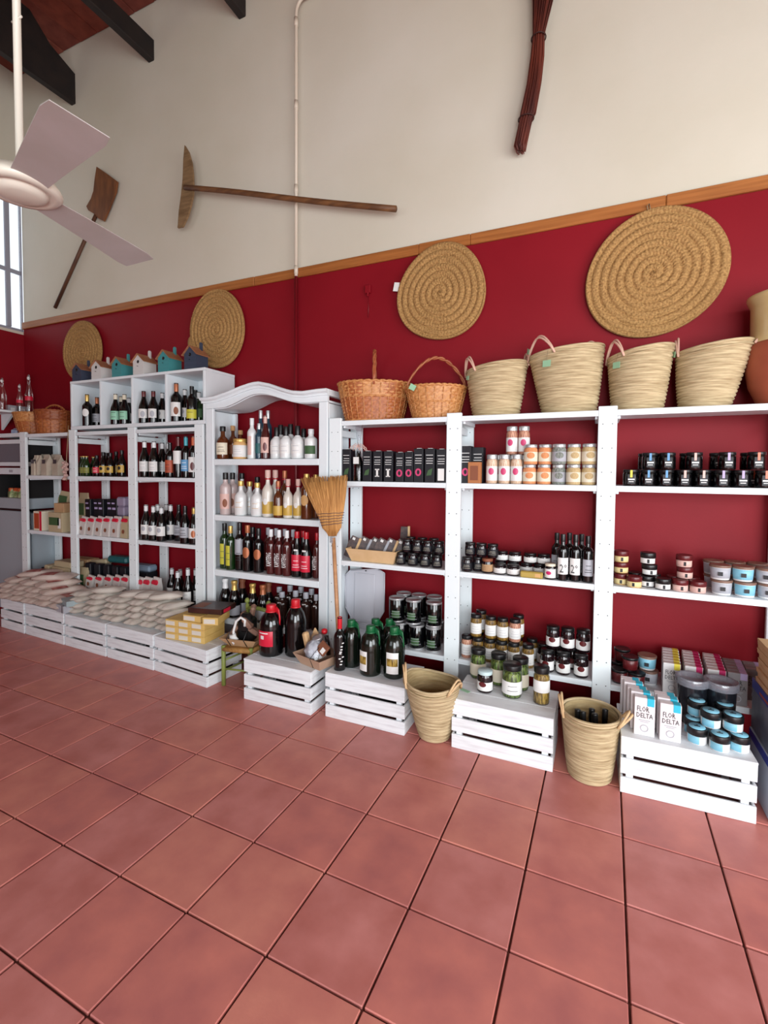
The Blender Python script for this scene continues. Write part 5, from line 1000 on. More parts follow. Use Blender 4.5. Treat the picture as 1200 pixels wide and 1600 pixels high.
sack('red', xa+.28, 2.66, t0+.2+.004, -.95, 'far-left heap', ly[4], lf); sack('red', xa+.52, 2.64, t0+.2, -1.05, 'far-left heap', ly[4], lf)
xx = CR[2][1].x; thing('grey_packet', 'grey boxed packet between the flour heap and left cream heap', 'packet', (xx-.09, 2.47, ctop(1)+.001), -.15, [('packet_body', C_(0, .13, 0, .2, 0, .06), G['grey_l']), ('black_strip', MB().box(.1, .108, -.001, 0, 0, .06).box(.1, .108, 0, .2, .06, .0606), G['blackf'])])
thing('grey_packet', 'pale flat packet on top of the grey boxed packet', 'packet', (xx-.07, 2.5, ctop(1)+.0625), -.35, [('packet_body', C_(0, .17, 0, .16, 0, .045), mat('pale_packet', (150, 166, 170), .45)), ('black_strip', MB().box(.02, .03, -.001, 0, 0, .045), G['blackf'])])

# ------------------------------------------------------------------ packs in the left unit
def pouch(w, d, h, m, name='pouch', top=.012):
    b = MB(); vs = []; L_ = [(0, w, d), (.06*h, w, d), (.62*h, w*1.0, d*.95), (.9*h, w*.99, top), (h, w*.98, top*.7)]
    for z_, a, b2 in L_: vs += [(-a/2, -b2/2, z_), (a/2, -b2/2, z_), (a/2, b2/2, z_), (-a/2, b2/2, z_)]
    fs = [(3, 2, 1, 0), (16, 17, 18, 19)]+[(i*4+k, i*4+(k+1) % 4, i*4+4+(k+1) % 4, i*4+4+k) for i in range(4) for k in range(4)]
    return b.add(vs, fs).mesh(name, m)
ll = lu('second', 'left'); z = ZL[1]; kb = mat('pale_kraft_bag', (178, 166, 148), .7, (196, 184, 168), 10)
for k, px in enumerate((48, 58.5, 74.5, 90)):
    Y = YF+.06; h = at(px, 711.5, Y).z-z; x = max(at(px, 730, Y).x, LP[0]+.048+.06)
    item('coffee_bag', 'pale kraft bag', ll, '', 'kraft bags', 'bag', (x, Y+.01*(k % 2), z+.001), -.12, [('pouch', pouch(.105 if k else .06, .07, h, kb), kb), ('picture', MB().box(-.028, .028, -.036, -.034, h*.58, h*.78), mat('bag_picture', (70, 64, 70), .5))])
    if k < 3: item('coffee_bag', 'pale kraft bag', ll, 'back row', 'kraft bags', 'bag', (at(px+8, 730, YF+.17).x, YF+.2, z+.001), .05, [('pouch', pouch(.11, .07, h+.015, kb), kb)])
x = X(105, 730, YF-.02); gz = at(104, 727, YF-.02).z
gs = thing('garlic_string', 'string of garlic bulbs hanging beside the second post from the left', 'garlic', (x, YF-.028, gz-.12), 0, [('cord', MB().tube([(.0, .026, .48), (0, .005, .2), (0, 0, -.02)], .003, 5), wire_m)])
for k, (dx, dz) in enumerate([(-.012, .13), (.018, .12), (-.02, .09), (.02, .075), (-.005, .05), (.008, .02), (-.012, -.01), (.0, .105)]):
    ob('garlic_bulb', MB().lathe([(.002, .024), (.005, .016), (.016, .008), (.02, -.002), (.014, -.014), (0, -.017)], 12), gs, mat('garlic_skin', (196, 166, 158), .6, (168, 128, 120), 60), (dx, -.012, dz+.01), (rnd.uniform(-.4, .4), rnd.uniform(-.4, .4), 0))
ll = lu('third', 'left'); z = ZL[2]; tan_ = mat('beige_box', (184, 168, 136), .6)
def simple_box(name, label, px, py, yt, Y, w, d, m, deco=(), rz=0., zb=None, rot=None):
    zb = z if zb is None else zb; x = at(px, py, Y).x; h = at(px, yt, Y).z-zb
    return thing(name, label, 'box', (x, Y, zb+.0008), rz, [('carton_body', C_(-w/2, w/2, 0, d, 0, h), m)]+[(n, MB().box(x0*w, x1*w, -.0014, 0, z0*h, z1*h), mm_) for n, x0, x1, z0, z1, mm_ in deco], rot=rot)
simple_box('biscuit_box', 'white box with red floral print, third shelf of far-left bay', 58.5, 812, 799, YF+.01, .125, .2, G['cream_l'], [('print', -.4, .2, .1, .9, G['orange']), ('side_band', .25, .5, 0, 1, G['red'])])
simple_box('biscuit_box', 'beige box with green leaf print, third shelf of far-left bay', 86, 816, 801, YF+.01, .2, .2, tan_, [('print', -.45, .3, .35, .75, G['greenp']), ('white_label', .2, .4, .2, .7, G['white'])])
hb = at(86, 801, YF+.01).z
simple_box('biscuit_box', 'small tan box lying on the leaf-printed beige box', 92, 793, 786.5, YF+.03, .13, .12, kraft, zb=hb, rz=.08)
item('grain_bag', 'beige bag with green picture', 'far-left bay, leaning on the post', '', 'beige grain bags', 'bag', (at(98, 790, YF+.17).x, YF+.19, hb-.0), .1, [('pouch', pouch(.13, .06, .19, tan_), tan_), ('picture', MB().box(-.05, .05, -.032, -.029, .06, .15), G['greenp'])], rot=(0, .12, .1))
l = lu('third', 'middle'); pk = mat('white_paper_pack', (206, 200, 196), .55); rl = G['red']
def rice(px, yt, Y, loc_, row_, zb, w=.088, desc='white pack with red top label', lean=.08, col=None, g='white packs with red labels', d=.055):
    x = at(px, yt+15, Y).x; h = at(px, yt, Y).z-zb
    return item('rice_pack', desc, loc_, row_, g, 'packet', (x, Y, zb+.001), rnd.uniform(-.2, -.05), [('pouch', pouch(w, d, h, pk, top=.02), col or pk), ('red_label', MB().prism([(-w*.36, h*.74), (w*.36, h*.74), (w*.4, h*.82), (w*.2, h*.9), (-w*.2, h*.9), (-w*.4, h*.82)], -d/2-.004, -.003), rl), ('print', MB().lathe([(0, 0), (.018, 0)], 14).mesh('print', None), G['brown'])], rot=(-.05, lean, -.1))
for k, px in enumerate((131, 143.5, 156, 169, 182.5, 197)):
    o = rice(px, 807, YF+.04, l, '', z, desc='white pack with red top label' if k < 5 else 'tan pack with red top label', lean=.12 if k < 3 else .02, col=None if k < 5 else tan_)
    c_ = [q for q in o.children if q.name.startswith('print')][0]; c_.rotation_euler = (math.pi/2, 0, 0); c_.location = (0, -.0325, .055)
zb = z
for k, px in enumerate((140, 150, 160, 171, 181)):
    x = at(px, 790, YF+.16).x; h = at(px, 780, YF+.16).z-zb
    item('dark_packet', 'tall dark packet with white marks', l, '', 'tall dark packets', 'packet', (x, YF+.14+.02*(k % 2), zb+.001), .05, [('packet_body', C_(-.037, .037, 0, .06, 0, h, .004), G['navy']), ('print', MB().box(-.02, .02, -.001, 0, h*.7, h*.76).box(-.026, .01, -.001, 0, h*.86, h*.9), G['lilac'])])
x = at(194, 790, YF+.17).x
for k in range(4):
    h = .085; item('lilac_packet', 'lilac packet', 'stack at the rear of left unit\'s third shelf, middle bay', ORD[k+1] if False else ['bottom', 'second up', 'third up', 'top'][k], 'lilac packets', 'packet', (x, YF+.13, z+.001+k*(h+.001)), rnd.uniform(-.1, .1), [('packet_body', C_(-.05, .05, 0, .12, 0, h, .012), G['lilacp'])])
item('grain_bag', 'beige bag with green picture', 'left unit third shelf, middle bay', '', 'beige grain bags', 'bag', (at(128.5, 790, YF+.15).x, YF+.17, z+.001), 0, [('pouch', pouch(.12, .07, at(128, 770, YF+.17).z-z, tan_), tan_), ('picture', MB().box(-.045, .045, -.038, -.035, .16, .27), G['greenp'])])
# bottom shelf of the left unit
z = ZL[3]; l = lu('bottom', 'middle')
for k in range(4):
    for c_ in range(2):
        item('kraft_packet', 'kraft brick packet', lu('bottom', 'left'), ['bottom', 'second', 'third', 'top'][k]+' layer', 'kraft brick packets', 'packet', (LP[1]-.235+c_*.0-.0+(.03 if k % 2 else 0)-c_*.0, YF+.02+c_*.15, z+.02+k*.06), rnd.uniform(-.05, .05), [('packet_body', C_(-.13, .13, 0, .13, 0, .058, .008), kraft if c_ else tan_)])
thing('kraft_packet', 'kraft packet standing on end against the kraft brick stack', 'packet', (LP[1]-.44, YF+.0, z+.02), .1, [('packet_body', C_(-.03, .03, 0, .12, 0, .19, .008), tan_), ('dark_label', MB().box(-.06, -.031, .0, .1, .05, .16), G['navy'])], rot=(0, .15, .1))
for k in range(2): item('long_kraft_packet', 'long kraft packet', 'lying at the rear of left unit\'s bottom shelf', ['lower', 'upper'][k], 'long kraft packets', 'packet', (at(145, 880, YF+.2).x, YF+.22, z+.15+k*.055), .12, [('packet_body', C_(-.2, .17, -.02, .06, 0, .05, .012), tan_), ], rot=(0, -.1*k-.03, .08))
thing('kraft_crate_box', 'brown box under the long kraft packets, bottom shelf of left unit', 'box', (at(145, 890, YF+.2).x, YF+.19, z+.001), 0, [('carton_body', C_(-.17, .15, 0, .1, 0, .145), kraft)])
item('grain_bag', 'beige bag with green picture', 'left unit bottom shelf, middle bay', '', 'beige grain bags', 'bag', (at(128, 910, YF+.07).x, YF+.09, z+.001), 0, [('pouch', pouch(.12, .07, at(128, 887, YF+.07).z-z, tan_), tan_), ('picture', MB().box(-.045, .045, -.038, -.035, .05, .15), G['greenp'])])
for k, px in enumerate((142, 156, 170, 183.5, 196)):
    o = rice(px, 899, YF+.035, l, 'front row', z+.03, w=.09, lean=.1, g='white packs, bottom shelf'); c_ = [q for q in o.children if q.name.startswith('print')][0]; c_.rotation_euler = (math.pi/2, 0, 0); c_.location = (0, -.0325, .06)
    x = at(px, 900, YF+.13).x; item('navy_packet', 'navy-topped packet', l, '', 'navy packets', 'packet', (x, YF+.1, z+.001), .04, [('packet_body', C_(-.036, .036, 0, .06, 0, .25, .006), G['navy'])])
thing('pack_riser', 'flat teal-edged tray under the red-labelled packs, left unit bottom shelf', 'tray', (at(170, 930, YF+.03).x, YF+.005, z+.001), 0, [('tray_body', C_(-.28, .2, 0, .085, 0, .027), G['teal'])])
for k, (px, c_) in enumerate([(190, 'teal'), (222, 'bluelt')]):
    thing('long_packet', ['teal packet lying behind the red-labelled packs, left unit', 'pale blue packet lying on the bottom shelf, right bay of left unit'][k], 'packet', (at(px, 890, YF+.24).x, YF+.21, z+.252 if k == 0 else z+.20), .05, [('packet_body', C_(-.15 if k == 0 else -.1, .09 if k == 0 else .12, 0, .1, 0, .06, .015), G['teal'] if k == 0 else mat('pale_blue_pack', (128, 146, 166), .5))])
thing('packet_box', 'dark box supporting the pale blue packet, left unit', 'box', (at(222, 900, YF+.24).x, YF+.2, z+.001), .0, [('carton_body', C_(-.09, .11, 0, .11, 0, .197), G['navy'])])
l = lu('bottom', 'right')
for px in (219, 230, 243):
    o = rice(px, 902, YF+.04, l, '', z, w=.085, lean=.06, g='white packs, bottom shelf'); c_ = [q for q in o.children if q.name.startswith('print')][0]; c_.rotation_euler = (math.pi/2, 0, 0); c_.location = (0, -.0325, .08)
# ------------------------------------------------------------------ baskets
palm = mat('palm_leaf', (204, 184, 146), .8, (138, 114, 78), 9, (1, 1, 14), bump=.3, bscale=40, detail=8, lo=.35, hi=.75)
palm_in = mat('palm_leaf_inside', (188, 166, 124), .85, (156, 132, 90), 7, (1, 1, 9), bump=.3, bscale=40)
rope = mat('sisal_rope', (214, 184, 140), .7, (196, 160, 118), 30, bump=.3, bscale=150); rope_p = mat('pinkish_rope', (212, 172, 152), .7, bump=.3, bscale=150)
def palm_basket(loc, r0, r1, h, label, tilt=0., oval=1., lean=(0, 0), handles=(), rows=14, tags=(), rz=0., rp=rope_p, sag=0., wav=.0):
    o = tag(empty('palm_basket', loc, rz), label, 'basket'); N = 72; K_ = rows*3
    def prof(t): return r0+(r1-r0)*(t**.8)
    def mk(off, z0, amp):
        vs = []; fs = []
        for j in range(K_+1):
            t = j/K_; z_ = z0+(h-z0)*t; r_ = prof(t)+off+amp*(0 if j % 3 == 0 else 1)
            for i in range(N):
                a = 2*math.pi*i/N; q = r_*(1+.0045*math.sin(i*math.pi+j)); up = t**2*(sag*math.cos(2*a)+wav*math.sin(a+1)+tilt*math.cos(a))
                vs.append((q*oval*math.cos(a)+lean[0]*t**1.2, q*math.sin(a)*(1/oval if oval > 1 else 1)+lean[1]*t**1.2, z_+up))
        for j in range(K_):
            for i in range(N): k = (i+1) % N; fs.append((j*N+i, j*N+k, (j+1)*N+k, (j+1)*N+i))
        return vs, fs
    vs, fs = mk(.0, 0, .0065); b = MB().add(vs, fs+[tuple(range(N))[::-1]], True); ob('woven_body', b, o, palm)
    vs, fs = mk(-.008, .012, .002); ob('inside', MB().add(vs, [f[::-1] for f in fs]+[tuple(range(N))], True), o, palm_in)
    def rimpt(a, dz=0, dr=0):
        q = r1+dr; up = (sag*math.cos(2*a)+wav*math.sin(a+1)+tilt*math.cos(a)); return Vector((q*oval*math.cos(a)+lean[0], q*math.sin(a)*(1/oval if oval > 1 else 1)+lean[1], h+up+dz))
    for dz, dr in ((.002, .002), (-.022, .003)):
        ob('rim_coil', MB().tube([rimpt(2*math.pi*i/56, dz-(.0 if dz > 0 else .0), dr) for i in range(57)], .0075 if dz > 0 else .006, 7, cap=False), o, palm)
    for a, sp, hh, out, drop in handles:
        a = math.radians(a)
        for s_, ex in ((0, 0.), (1, .012)):
            p0, p1 = rimpt(a-sp, -.02, .012), rimpt(a+sp, -.02, .012); d_ = Vector((math.cos(a), math.sin(a), 0))
            mid = (p0+p1)/2+d_*(out+ex)+Vector((0, 0, hh-(.012 if s_ else 0)+.02))
            pts = []
            for i in range(13):
                t = i/12; s2 = math.sin(math.pi*t); base = p0.lerp(p1, .5+(t-.5)*(1-.15*s2)); pts.append(base+(mid-(p0+p1)/2)*(s2**.75)+Vector((0, 0, 0)))
            ob('handle', MB().tube(pts, .0055, 7), o, rp)
    for (ang, dz, w_) in tags:
        a = math.radians(ang); p = rimpt(a, dz, .022); t_ = ob('price_tag', MB().box(-w_, w_, -.001, .0005, -w_*.75, w_*.75), o, tagg, p, (0, rnd.uniform(-.4, .4), a+math.pi/2)); 
        ob('tag_string', MB().tube([rimpt(a, 0, .012), p+Vector((0, 0, w_*.6))], .0012, 4), o, wire_m)
    return o
ZS = ZR[0]+.001
def top_basket(lx, rx, ty, bx0_, bx1_, label, Y=2.955, lean_x=None, **k):
    l_, r_ = at(lx, ty, Y), at(rx, ty, Y); r1 = (r_.x-l_.x)/2; r0 = (at(bx1_, 645, Y).x-at(bx0_, 645, Y).x)/2; bxm = at((bx0_+bx1_)/2, 645, Y).x
    r1y = min(r1, YW-.035-Y)
    # oval rim when wider than the space to the wall
    ov = max(1., (r1/r1y)**.5); R1 = (r1*r1y)**.5 if ov > 1 else r1; R0 = r0/ov
    return palm_basket((bxm, Y, ZS), min(R0, .15), R1, (l_.z+r_.z)/2-ZS, label, oval=ov, lean=((l_.x+r_.x)/2-bxm, 0), **k)
top_basket(731, 823, 576, 741, 808, 'smallest palm-leaf basket, beside the wicker basket on top shelf', handles=((210, .5, .085, .01, 0), (20, .4, .065, .0, 0)), tags=((222, -.05, .016),), rows=15, tilt=.022)
top_basket(829, 943, 552, 849, 928, 'largest palm-leaf basket with looped handles, second from left on top shelf', handles=((222, .6, .10, .01, 0), (50, .4, .07, 0, 0)), tags=((246, -.075, .024), (205, .03, .02)), rows=19, tilt=.02)
top_basket(951, 1052, 553, 957, 1033, 'palm-leaf basket left of the basket touching the clay jar', handles=((208, .55, .09, .0, 0),), tags=((228, -.06, .022),), rows=17, tilt=.026)
top_basket(1058, 1176, 545, 1062, 1137, 'palm-leaf basket on top shelf, right beside the clay jar', handles=((175, .45, .09, .0, 0), (350, .35, .03, .03, 0)), tags=((192, .0, .02),), rows=17, wav=.005, tilt=.016)
# the two on the floor
A_ = onz(672, 1160); b_ = palm_basket((A_.x+.0, A_.y+.075, 0), .078, .147, .335, 'empty straw basket standing on the floor between two crates', lean=(.0, -.06), handles=((205, .46, .08, -.0, 0), (-18, .4, .05, .02, 0)), rows=15, sag=.012, wav=-.01, rp=rope)
B0_ = onz(920, 1227); bc = (B0_.x, B0_.y+.09)
palm_basket((bc[0], bc[1], 0), .092, .128, .315, 'straw basket on the floor holding black bottle necks', lean=(.0, -.01), handles=((185, .5, .07, .01, 0), (-8, .45, .045, .04, 0)), rows=15, rp=rope)
for k, (dx, dy) in enumerate([(-.05, .0), (-.005, .04), (.03, -.01), (.065, .03), (-.03, -.05)]):
    px_ = 0; o = tag(empty('bottle', (bc[0]+dx*.9, bc[1]+dy*.9-.005, .016), 0, (.03, .03, .30)), ['leftmost black-capped bottle in the floor basket', 'rear black-capped bottle in the floor basket', 'front middle black-capped bottle in the floor basket', 'rightmost black-capped bottle in the floor basket', 'front left black-capped bottle in the floor basket'][k], 'bottle', 'black bottles in the floor basket')
    ob('body', PM['slim'], o, G['black']); ob('cap', CAPS['slimcap'], o, G['blackf']); o.rotation_euler = (rnd.uniform(-.06, .06), rnd.uniform(-.05, .05), 0)

def wicker(loc, r0, r1, h, label, m1, m2, ry=1., split=.62, nst=20, handle=None, rz=0., name='wicker_basket'):
    o = tag(empty(name, loc, rz), label, 'basket'); N = nst*4
    def shell(t0, t1, rows, mm_, nm):
        vs = []; fs = []; J = rows*2
        for j in range(J+1):
            t = t0+(t1-t0)*j/J; r_ = r0+(r1-r0)*(t**.85)
            for i in range(N):
                a = 2*math.pi*i/N; rr = r_+.007*math.sin(a*nst/1.+math.pi*(j//2))*(1 if j % 2 else .2)+(.005 if j % 2 else -.005)
                vs.append((rr*math.cos(a), rr*ry*math.sin(a), h*t))
        for j in range(J):
            for i in range(N): k = (i+1) % N; fs.append((j*N+i, j*N+k, (j+1)*N+k, (j+1)*N+i))
        b = MB().add(vs, fs, True)
        return ob(nm, b, o, mm_)
    shell(0, split, 8, m2, 'lower_weave'); shell(split, 1, 5, m1, 'upper_weave')
    ob('inner_lining', MB().lathe([(0, .006), (r0-.012, .006), (r1-.012, h-.005)], 40, fn=lambda r_, z_, a, j: (r_*(1 if ry == 1 else math.sqrt(math.cos(a)**2+(ry*math.sin(a))**2)), z_)), o, m2)
    st_ = MB()
    for i in range(nst):
        a = 2*math.pi*(i+.25)/nst; st_.tube([((r0+.003+(r1-r0)*t**.85)*math.cos(a), (r0+.003+(r1-r0)*t**.85)*ry*math.sin(a), h*t) for t in (0, .33, .66, 1)], .0032, 5)
    q = ob('stakes', st_, o, m1)
    for t, rad in ((1., .008), (split, .005), (.02, .006)):
        r_ = r0+(r1-r0)*t**.85+.002; ob('braided_band', MB().tube([(r_*math.cos(2*math.pi*i/96)*(1+.008*math.sin(i*1.3)), r_*ry*math.sin(2*math.pi*i/96), h*t+.003*math.sin(i*2.1)) for i in range(97)], rad, 6, cap=False), o, m1)
    if handle:
        ax, hh, m3 = handle
        for ph in (0, math.pi):
            pts = []
            for i in range(33):
                t = i/32; s_ = -1+2*t; u = s_*r1*(1 if ax == 'x' else ry)*(1-.05*math.sin(math.pi*t)); z_ = h+hh*math.sin(math.pi*t)**.7 if 0 < t < 1 else h-.02; tw_ = .006
                c_, s2 = tw_*math.cos(t*26+ph), tw_*math.sin(t*26+ph); pts.append((u+c_*.4, s2, z_+c_) if ax == 'x' else (s2, u+c_*.4, z_+c_))
            ob('handle', MB().tube(pts, .007, 7), o, m3)
    return o
w1 = mat('wicker_honey', (172, 106, 52), .5, (212, 154, 96), 60, lo=.3, hi=.7); w2 = mat('wicker_brown', (142, 76, 36), .5, (186, 112, 62), 60, lo=.3, hi=.7); w3 = mat('wicker_handle', (176, 104, 64), .45, (150, 76, 46), 14)
Yb = 2.95
def tb(lx, rx, ty, b0, b1): l_, r_ = at(lx, ty, Yb), at(rx, ty, Yb); return ((l_.x+r_.x)/2, (r_.x-l_.x)/2, (at(b1, 650, Yb).x-at(b0, 650, Yb).x)/2, (l_.z+r_.z)/2-ZS)
c_, r1, r0, h = tb(533, 634, 602, 545, 623); wicker((c_+.02, Yb-.01, ZS), r0, r1, h, 'large two-tone wicker basket with upright handle, on top shelf', w1, w2, ry=.68, nst=26, handle=('y', at(587, 549, Yb).z-ZS-h, w3), rz=.42)
c_, r1, r0, h = tb(638, 727, 607, 651, 716); o = wicker((c_, Yb, ZS), r0, r1, h, 'smaller honey wicker basket with arched handle and green tag', w1, w1, ry=.8, split=.5, nst=22, handle=('x', at(684, 559, Yb).z-ZS-h, w3), rz=.35)
ob('price_tag', MB().box(-.02, .02, -.001, .001, -.02, .015), o, tagg, (-r1*.78, -r1*.62, h-.01), (0, .5, -.3))
c_, r1, r0, h = tb(33, 70, 648, 42, 68); zl = ZL[0]+.001; wicker((c_-.0, 2.955, zl), r0*.9, r1*.92, at(50, 647, Yb).z-zl, 'small wicker basket with pale rim at the far left', w1, w2, ry=.9, nst=14)
c_, r1, r0, h = tb(68, 107, 643, 71, 107); wicker((c_-.03, 2.95, zl), r0*.85, r1*.88, at(88, 643, Yb).z-zl, 'dark wicker basket with handle beside the cubby box', mat('wicker_red', (140, 70, 36), .5, (156, 86, 46), 25), w2, ry=.9, nst=14, handle=('x', .06, w2))

# clay jar
jc = at(1232, 540, 2.945); z0 = ZS; zs = at(1166, 541, 2.945).z-z0; zt = at(1166, 468, 2.945).z-z0; rn = jc.x-at(1171, 520, 2.945).x
ja = tag(empty('clay_jar', (jc.x, 2.945, z0)), 'big terracotta jar with cream glazed neck at the top right', 'jar')
ob('body', MB().lathe([(0, 0), (.11, 0), (.12, .02), (.155, .10), (.170, .18), (.168, .25), (rn+.01, zs-.01), (rn, zs)], 40), ja, mat('terracotta_clay', (148, 72, 50), .6, (164, 86, 60), 5))
ob('glazed_neck', MB().lathe([(rn, zs+.0005), (rn-.006, zs+.04), (rn-.004, zt-.05), (rn+.012, zt-.012), (rn+.014, zt), (rn-.004, zt), (rn-.02, zt-.05), (rn-.02, zs)], 40), ja, mat('cream_glaze', (196, 168, 112), .25, (206, 184, 134), 6, coat=.3))

# ------------------------------------------------------------------ birdhouses
bh_roof = mat('birdhouse_roof', (150, 98, 66), .6, (168, 116, 82), 12, (3, 1, 1)); hole = G['blackf']
bcol = {'dark': mat('birdhouse_slate', (52, 62, 82), .6), 'white': mat('birdhouse_white', (206, 204, 202), .6), 'teal': mat('birdhouse_teal', (62, 138, 142), .6)}
for k, (pa, pb, yb, yp, cl_n, lb) in enumerate([(113, 127, 596, 566, 'dark', 'slate-blue birdhouse at the left end of the cubby box'), (143, 158, 593, 561, 'white', 'white birdhouse, left one of the two'), (175, 190, 589, 556, 'teal', 'teal birdhouse between the two white ones'), (208, 224, 585, 551, 'white', 'white birdhouse, right one of the two'), (247, 264, 581, 545, 'teal', 'teal birdhouse right of both white ones'), (288, 306, 575, 538, 'dark', 'slate-blue birdhouse at the right end of the cubby box')]):
    Y = YF+.015; xl, xr = at(pa, yb-10, Y).x, at(pb, yb-10, Y).x; w_ = xr-xl; zb = CZ1+.001; hp = at((pa+pb)/2, yp, Y).z-zb; he = hp*.64; d_ = .125; m_ = bcol[cl_n]
    o = tag(empty('birdhouse', ((xl+xr)/2, Y, zb), .0), lb, 'birdhouse', None)
    ob('house_body', MB().prism([(-w_/2, 0), (w_/2, 0), (w_/2, he), (0, hp-.012), (-w_/2, he)], 0, d_), o, m_)
    for q in range(4): ob('clapboard', MB().box(w_/2, w_/2+.0015, 0, d_, q*he/4, q*he/4+he/4-.003).box(-w_/2-.0, w_/2, -.0015, 0, q*he/4, q*he/4+he/4-.003), o, m_)
    for s_ in (-1, 1):
        e = w_/2+.016; sl = (hp-.012-he)/(w_/2); th = .006
        ob('roof_panel', MB().prism([(0, hp-.012), (s_*e, hp-.012-sl*e), (s_*e, hp-.012-sl*e+th), (0, hp-.012+th)], -.014, d_+.01), o, bh_roof)
    ob('entrance_hole', MB().lathe([(0, 0), (.013, 0), (.013, .001)], 16), o, hole, (0, -.0018, he*.92), (math.pi/2, 0, 0)); ob('perch', MB().tube([(0, 0, he*.6), (0, -.014, he*.6)], .002, 6), o, hole)
    cx_ = w_*.22; ob('chimney', MB().prism([(cx_-.012+.013*math.cos(t), hp-.03+.055+.013*math.sin(t)) for t in [i*math.pi/6 for i in range(7)]]+[(cx_-.025, hp-.03), (cx_+.001, hp-.03)], d_*.75, d_*.75+.012), o, m_)

# ------------------------------------------------------------------ broom, bristles up
Yh = YF-.075
T_ = lambda px, py: Vector((at(px, py, Yh).x, 0, at(px, py, Yh).z)); org = Vector((T_(534, 1100).x, 0, 0))
br = tag(empty('broom', (org.x, Yh, 0)), 'straw broom standing bristles up against the shelving post', 'broom')
hb_, ht_ = T_(527.5, 968), T_(521, 840); dr = (ht_-hb_).normalized(); foot = hb_-dr*(hb_.z/dr.z)
ob('handle', MB().tube([foot-org+Vector((0, 0, .002)), hb_-org, ht_-org], [.0135, .0135, .0125], 12), br, mat('broom_handle', (196, 146, 104), .5, (176, 126, 86), 10, (1, 1, 4)))
straw_b = mat('broom_straw', (212, 158, 94), .7, (170, 118, 62), 60, (1, 1, .1))
b = MB(); lt, rt_, lb, rb_ = T_(472, 747), T_(542, 743), T_(508, 835), T_(531, 835); ml, mr = T_(497, 806), T_(536, 803)
for k in range(300):
    u = rnd.random(); v = rnd.uniform(-1, 1); e = (1-(2*u-1)**2)**.5
    p0 = lb.lerp(rb_, .25+.5*u)+Vector((0, v*.012*e, -.01)); p1 = ml.lerp(mr, u)+Vector((0, v*.022*e, .01*e)); p2 = lt.lerp(rt_, u+rnd.uniform(-.012, .012))+Vector((0, v*.020, rnd.uniform(-.012, .006)))
    pm = p1.lerp(p2, .45)+Vector((rnd.uniform(-.004, .004), rnd.uniform(-.003, .003), 0)); b.tube([p0-org, p1-org, pm-org, p2-org], [.003, .0030, .0026, .0016], 4)
o = ob('bristles', b, br, straw_b); o['kind'] = 'stuff'
core = MB(); N = 24; vs = []
secs_ = [(lb.lerp(rb_, .2), lb.lerp(rb_, .8), .010), (T_(503, 825), T_(534, 824), .018), (ml, mr, .022), (T_(490, 790), T_(537, 786), .02), (lt.lerp(ml, .12), rt_.lerp(mr, .12), .014)]
for (a, c, d_) in secs_:
    for i in range(N): t = 2*math.pi*i/N; m_ = (a+c)/2; vs.append(m_+Vector((math.cos(t)*(c-a).length/2*.96, math.sin(t)*d_, math.cos(t)*(c-a).normalized().z*(c-a).length/2))-org)
core.add(vs, [(j*N+i, j*N+(i+1) % N, (j+1)*N+(i+1) % N, (j+1)*N+i) for j in range(len(secs_)-1) for i in range(N)]+[tuple(range(N))[::-1], tuple((len(secs_)-1)*N+i for i in range(N))], True); ob('straw_core', core, br, straw_b)
stm = mat('broom_stitching', (60, 54, 84), .6)
for k in range(5):
    t = k/4; a, c = T_(496, 803).lerp(T_(503, 821), t), T_(537, 801).lerp(T_(534.5, 817), t); m_ = (a+c)/2; hwid = (c-a).length/2+.003
    ob('stitching', MB().tube([m_-org+Vector((math.cos(2*math.pi*i/24)*hwid, math.sin(2*math.pi*i/24)*.0265, math.cos(2*math.pi*i/24)*(c-a).normalized().z*hwid+.0015*math.sin(i*2))) for i in range(25)], .0016, 5, cap=False), br, stm)
ob('wire_binding', MB().tube([T_(519.5, 838)-org+Vector((.0155*math.cos(i*.9), .0155*math.sin(i*.9), -.0012*i)) for i in range(36)], .002, 5), br, G['grey_l'])

# ------------------------------------------------------------------ green chair with hamper
gp = mat('green_chair_paint', (134, 146, 74), .5, (118, 130, 62), 12); rush = mat('rush_seat', (168, 126, 66), .7, (142, 100, 48), 40, (1, 6, 1), bump=.3)
FL, FR, BL, BR = (-2.288, 2.462), (-2.085, 2.50), (-2.265, 2.70), (-2.075, 2.70); zs_ = .262; bz = .50
chr_ = tag(empty('childs_chair', (FL[0], FL[1], 0)), 'small green wooden chair with rush seat between the crates', 'chair'); o0 = Vector((FL[0], FL[1], 0))
def V3(p, z_): return Vector((p[0], p[1], z_))-o0
for p in (FL, FR): ob('leg', MB().tube([V3(p, 0), V3(p, zs_+.012)], .0145, 10), chr_, gp)
for p in (BL, BR):
    q = (p[0]-.02, p[1]+.0); ob('back_post', MB().tube([V3(p, 0), V3(p, zs_), V3(q, bz)], .0135, 10), chr_, gp)
    ob('finial', MB().lathe([(.007, 0), (.007, .008), (.016, .016), (.018, .028), (.012, .042), (0, .048)], 12), chr_, gp, V3(q, bz-.002))
for (p, q) in ((FL, FR), (FL, BL), (FR, BR), (BL, BR)):
    for z_ in ((.10, .17) if p == FL and q == BL else (.115,)): ob('rung', MB().tube([V3(p, z_), V3(q, z_)], .007, 8), chr_, gp)
ob('top_rail', MB().tube([V3((BL[0]-.02, BL[1]), bz-.03), V3(((BL[0]+BR[0])/2-.02, BL[1]+.012), bz-.026), V3((BR[0]-.02, BR[1]), bz-.03)], .015, 8), chr_, gp)
sp = [V3(FL, 0), V3(FR, 0), V3(BR, 0), V3(BL, 0)]; sc_ = sum(sp, Vector())/4
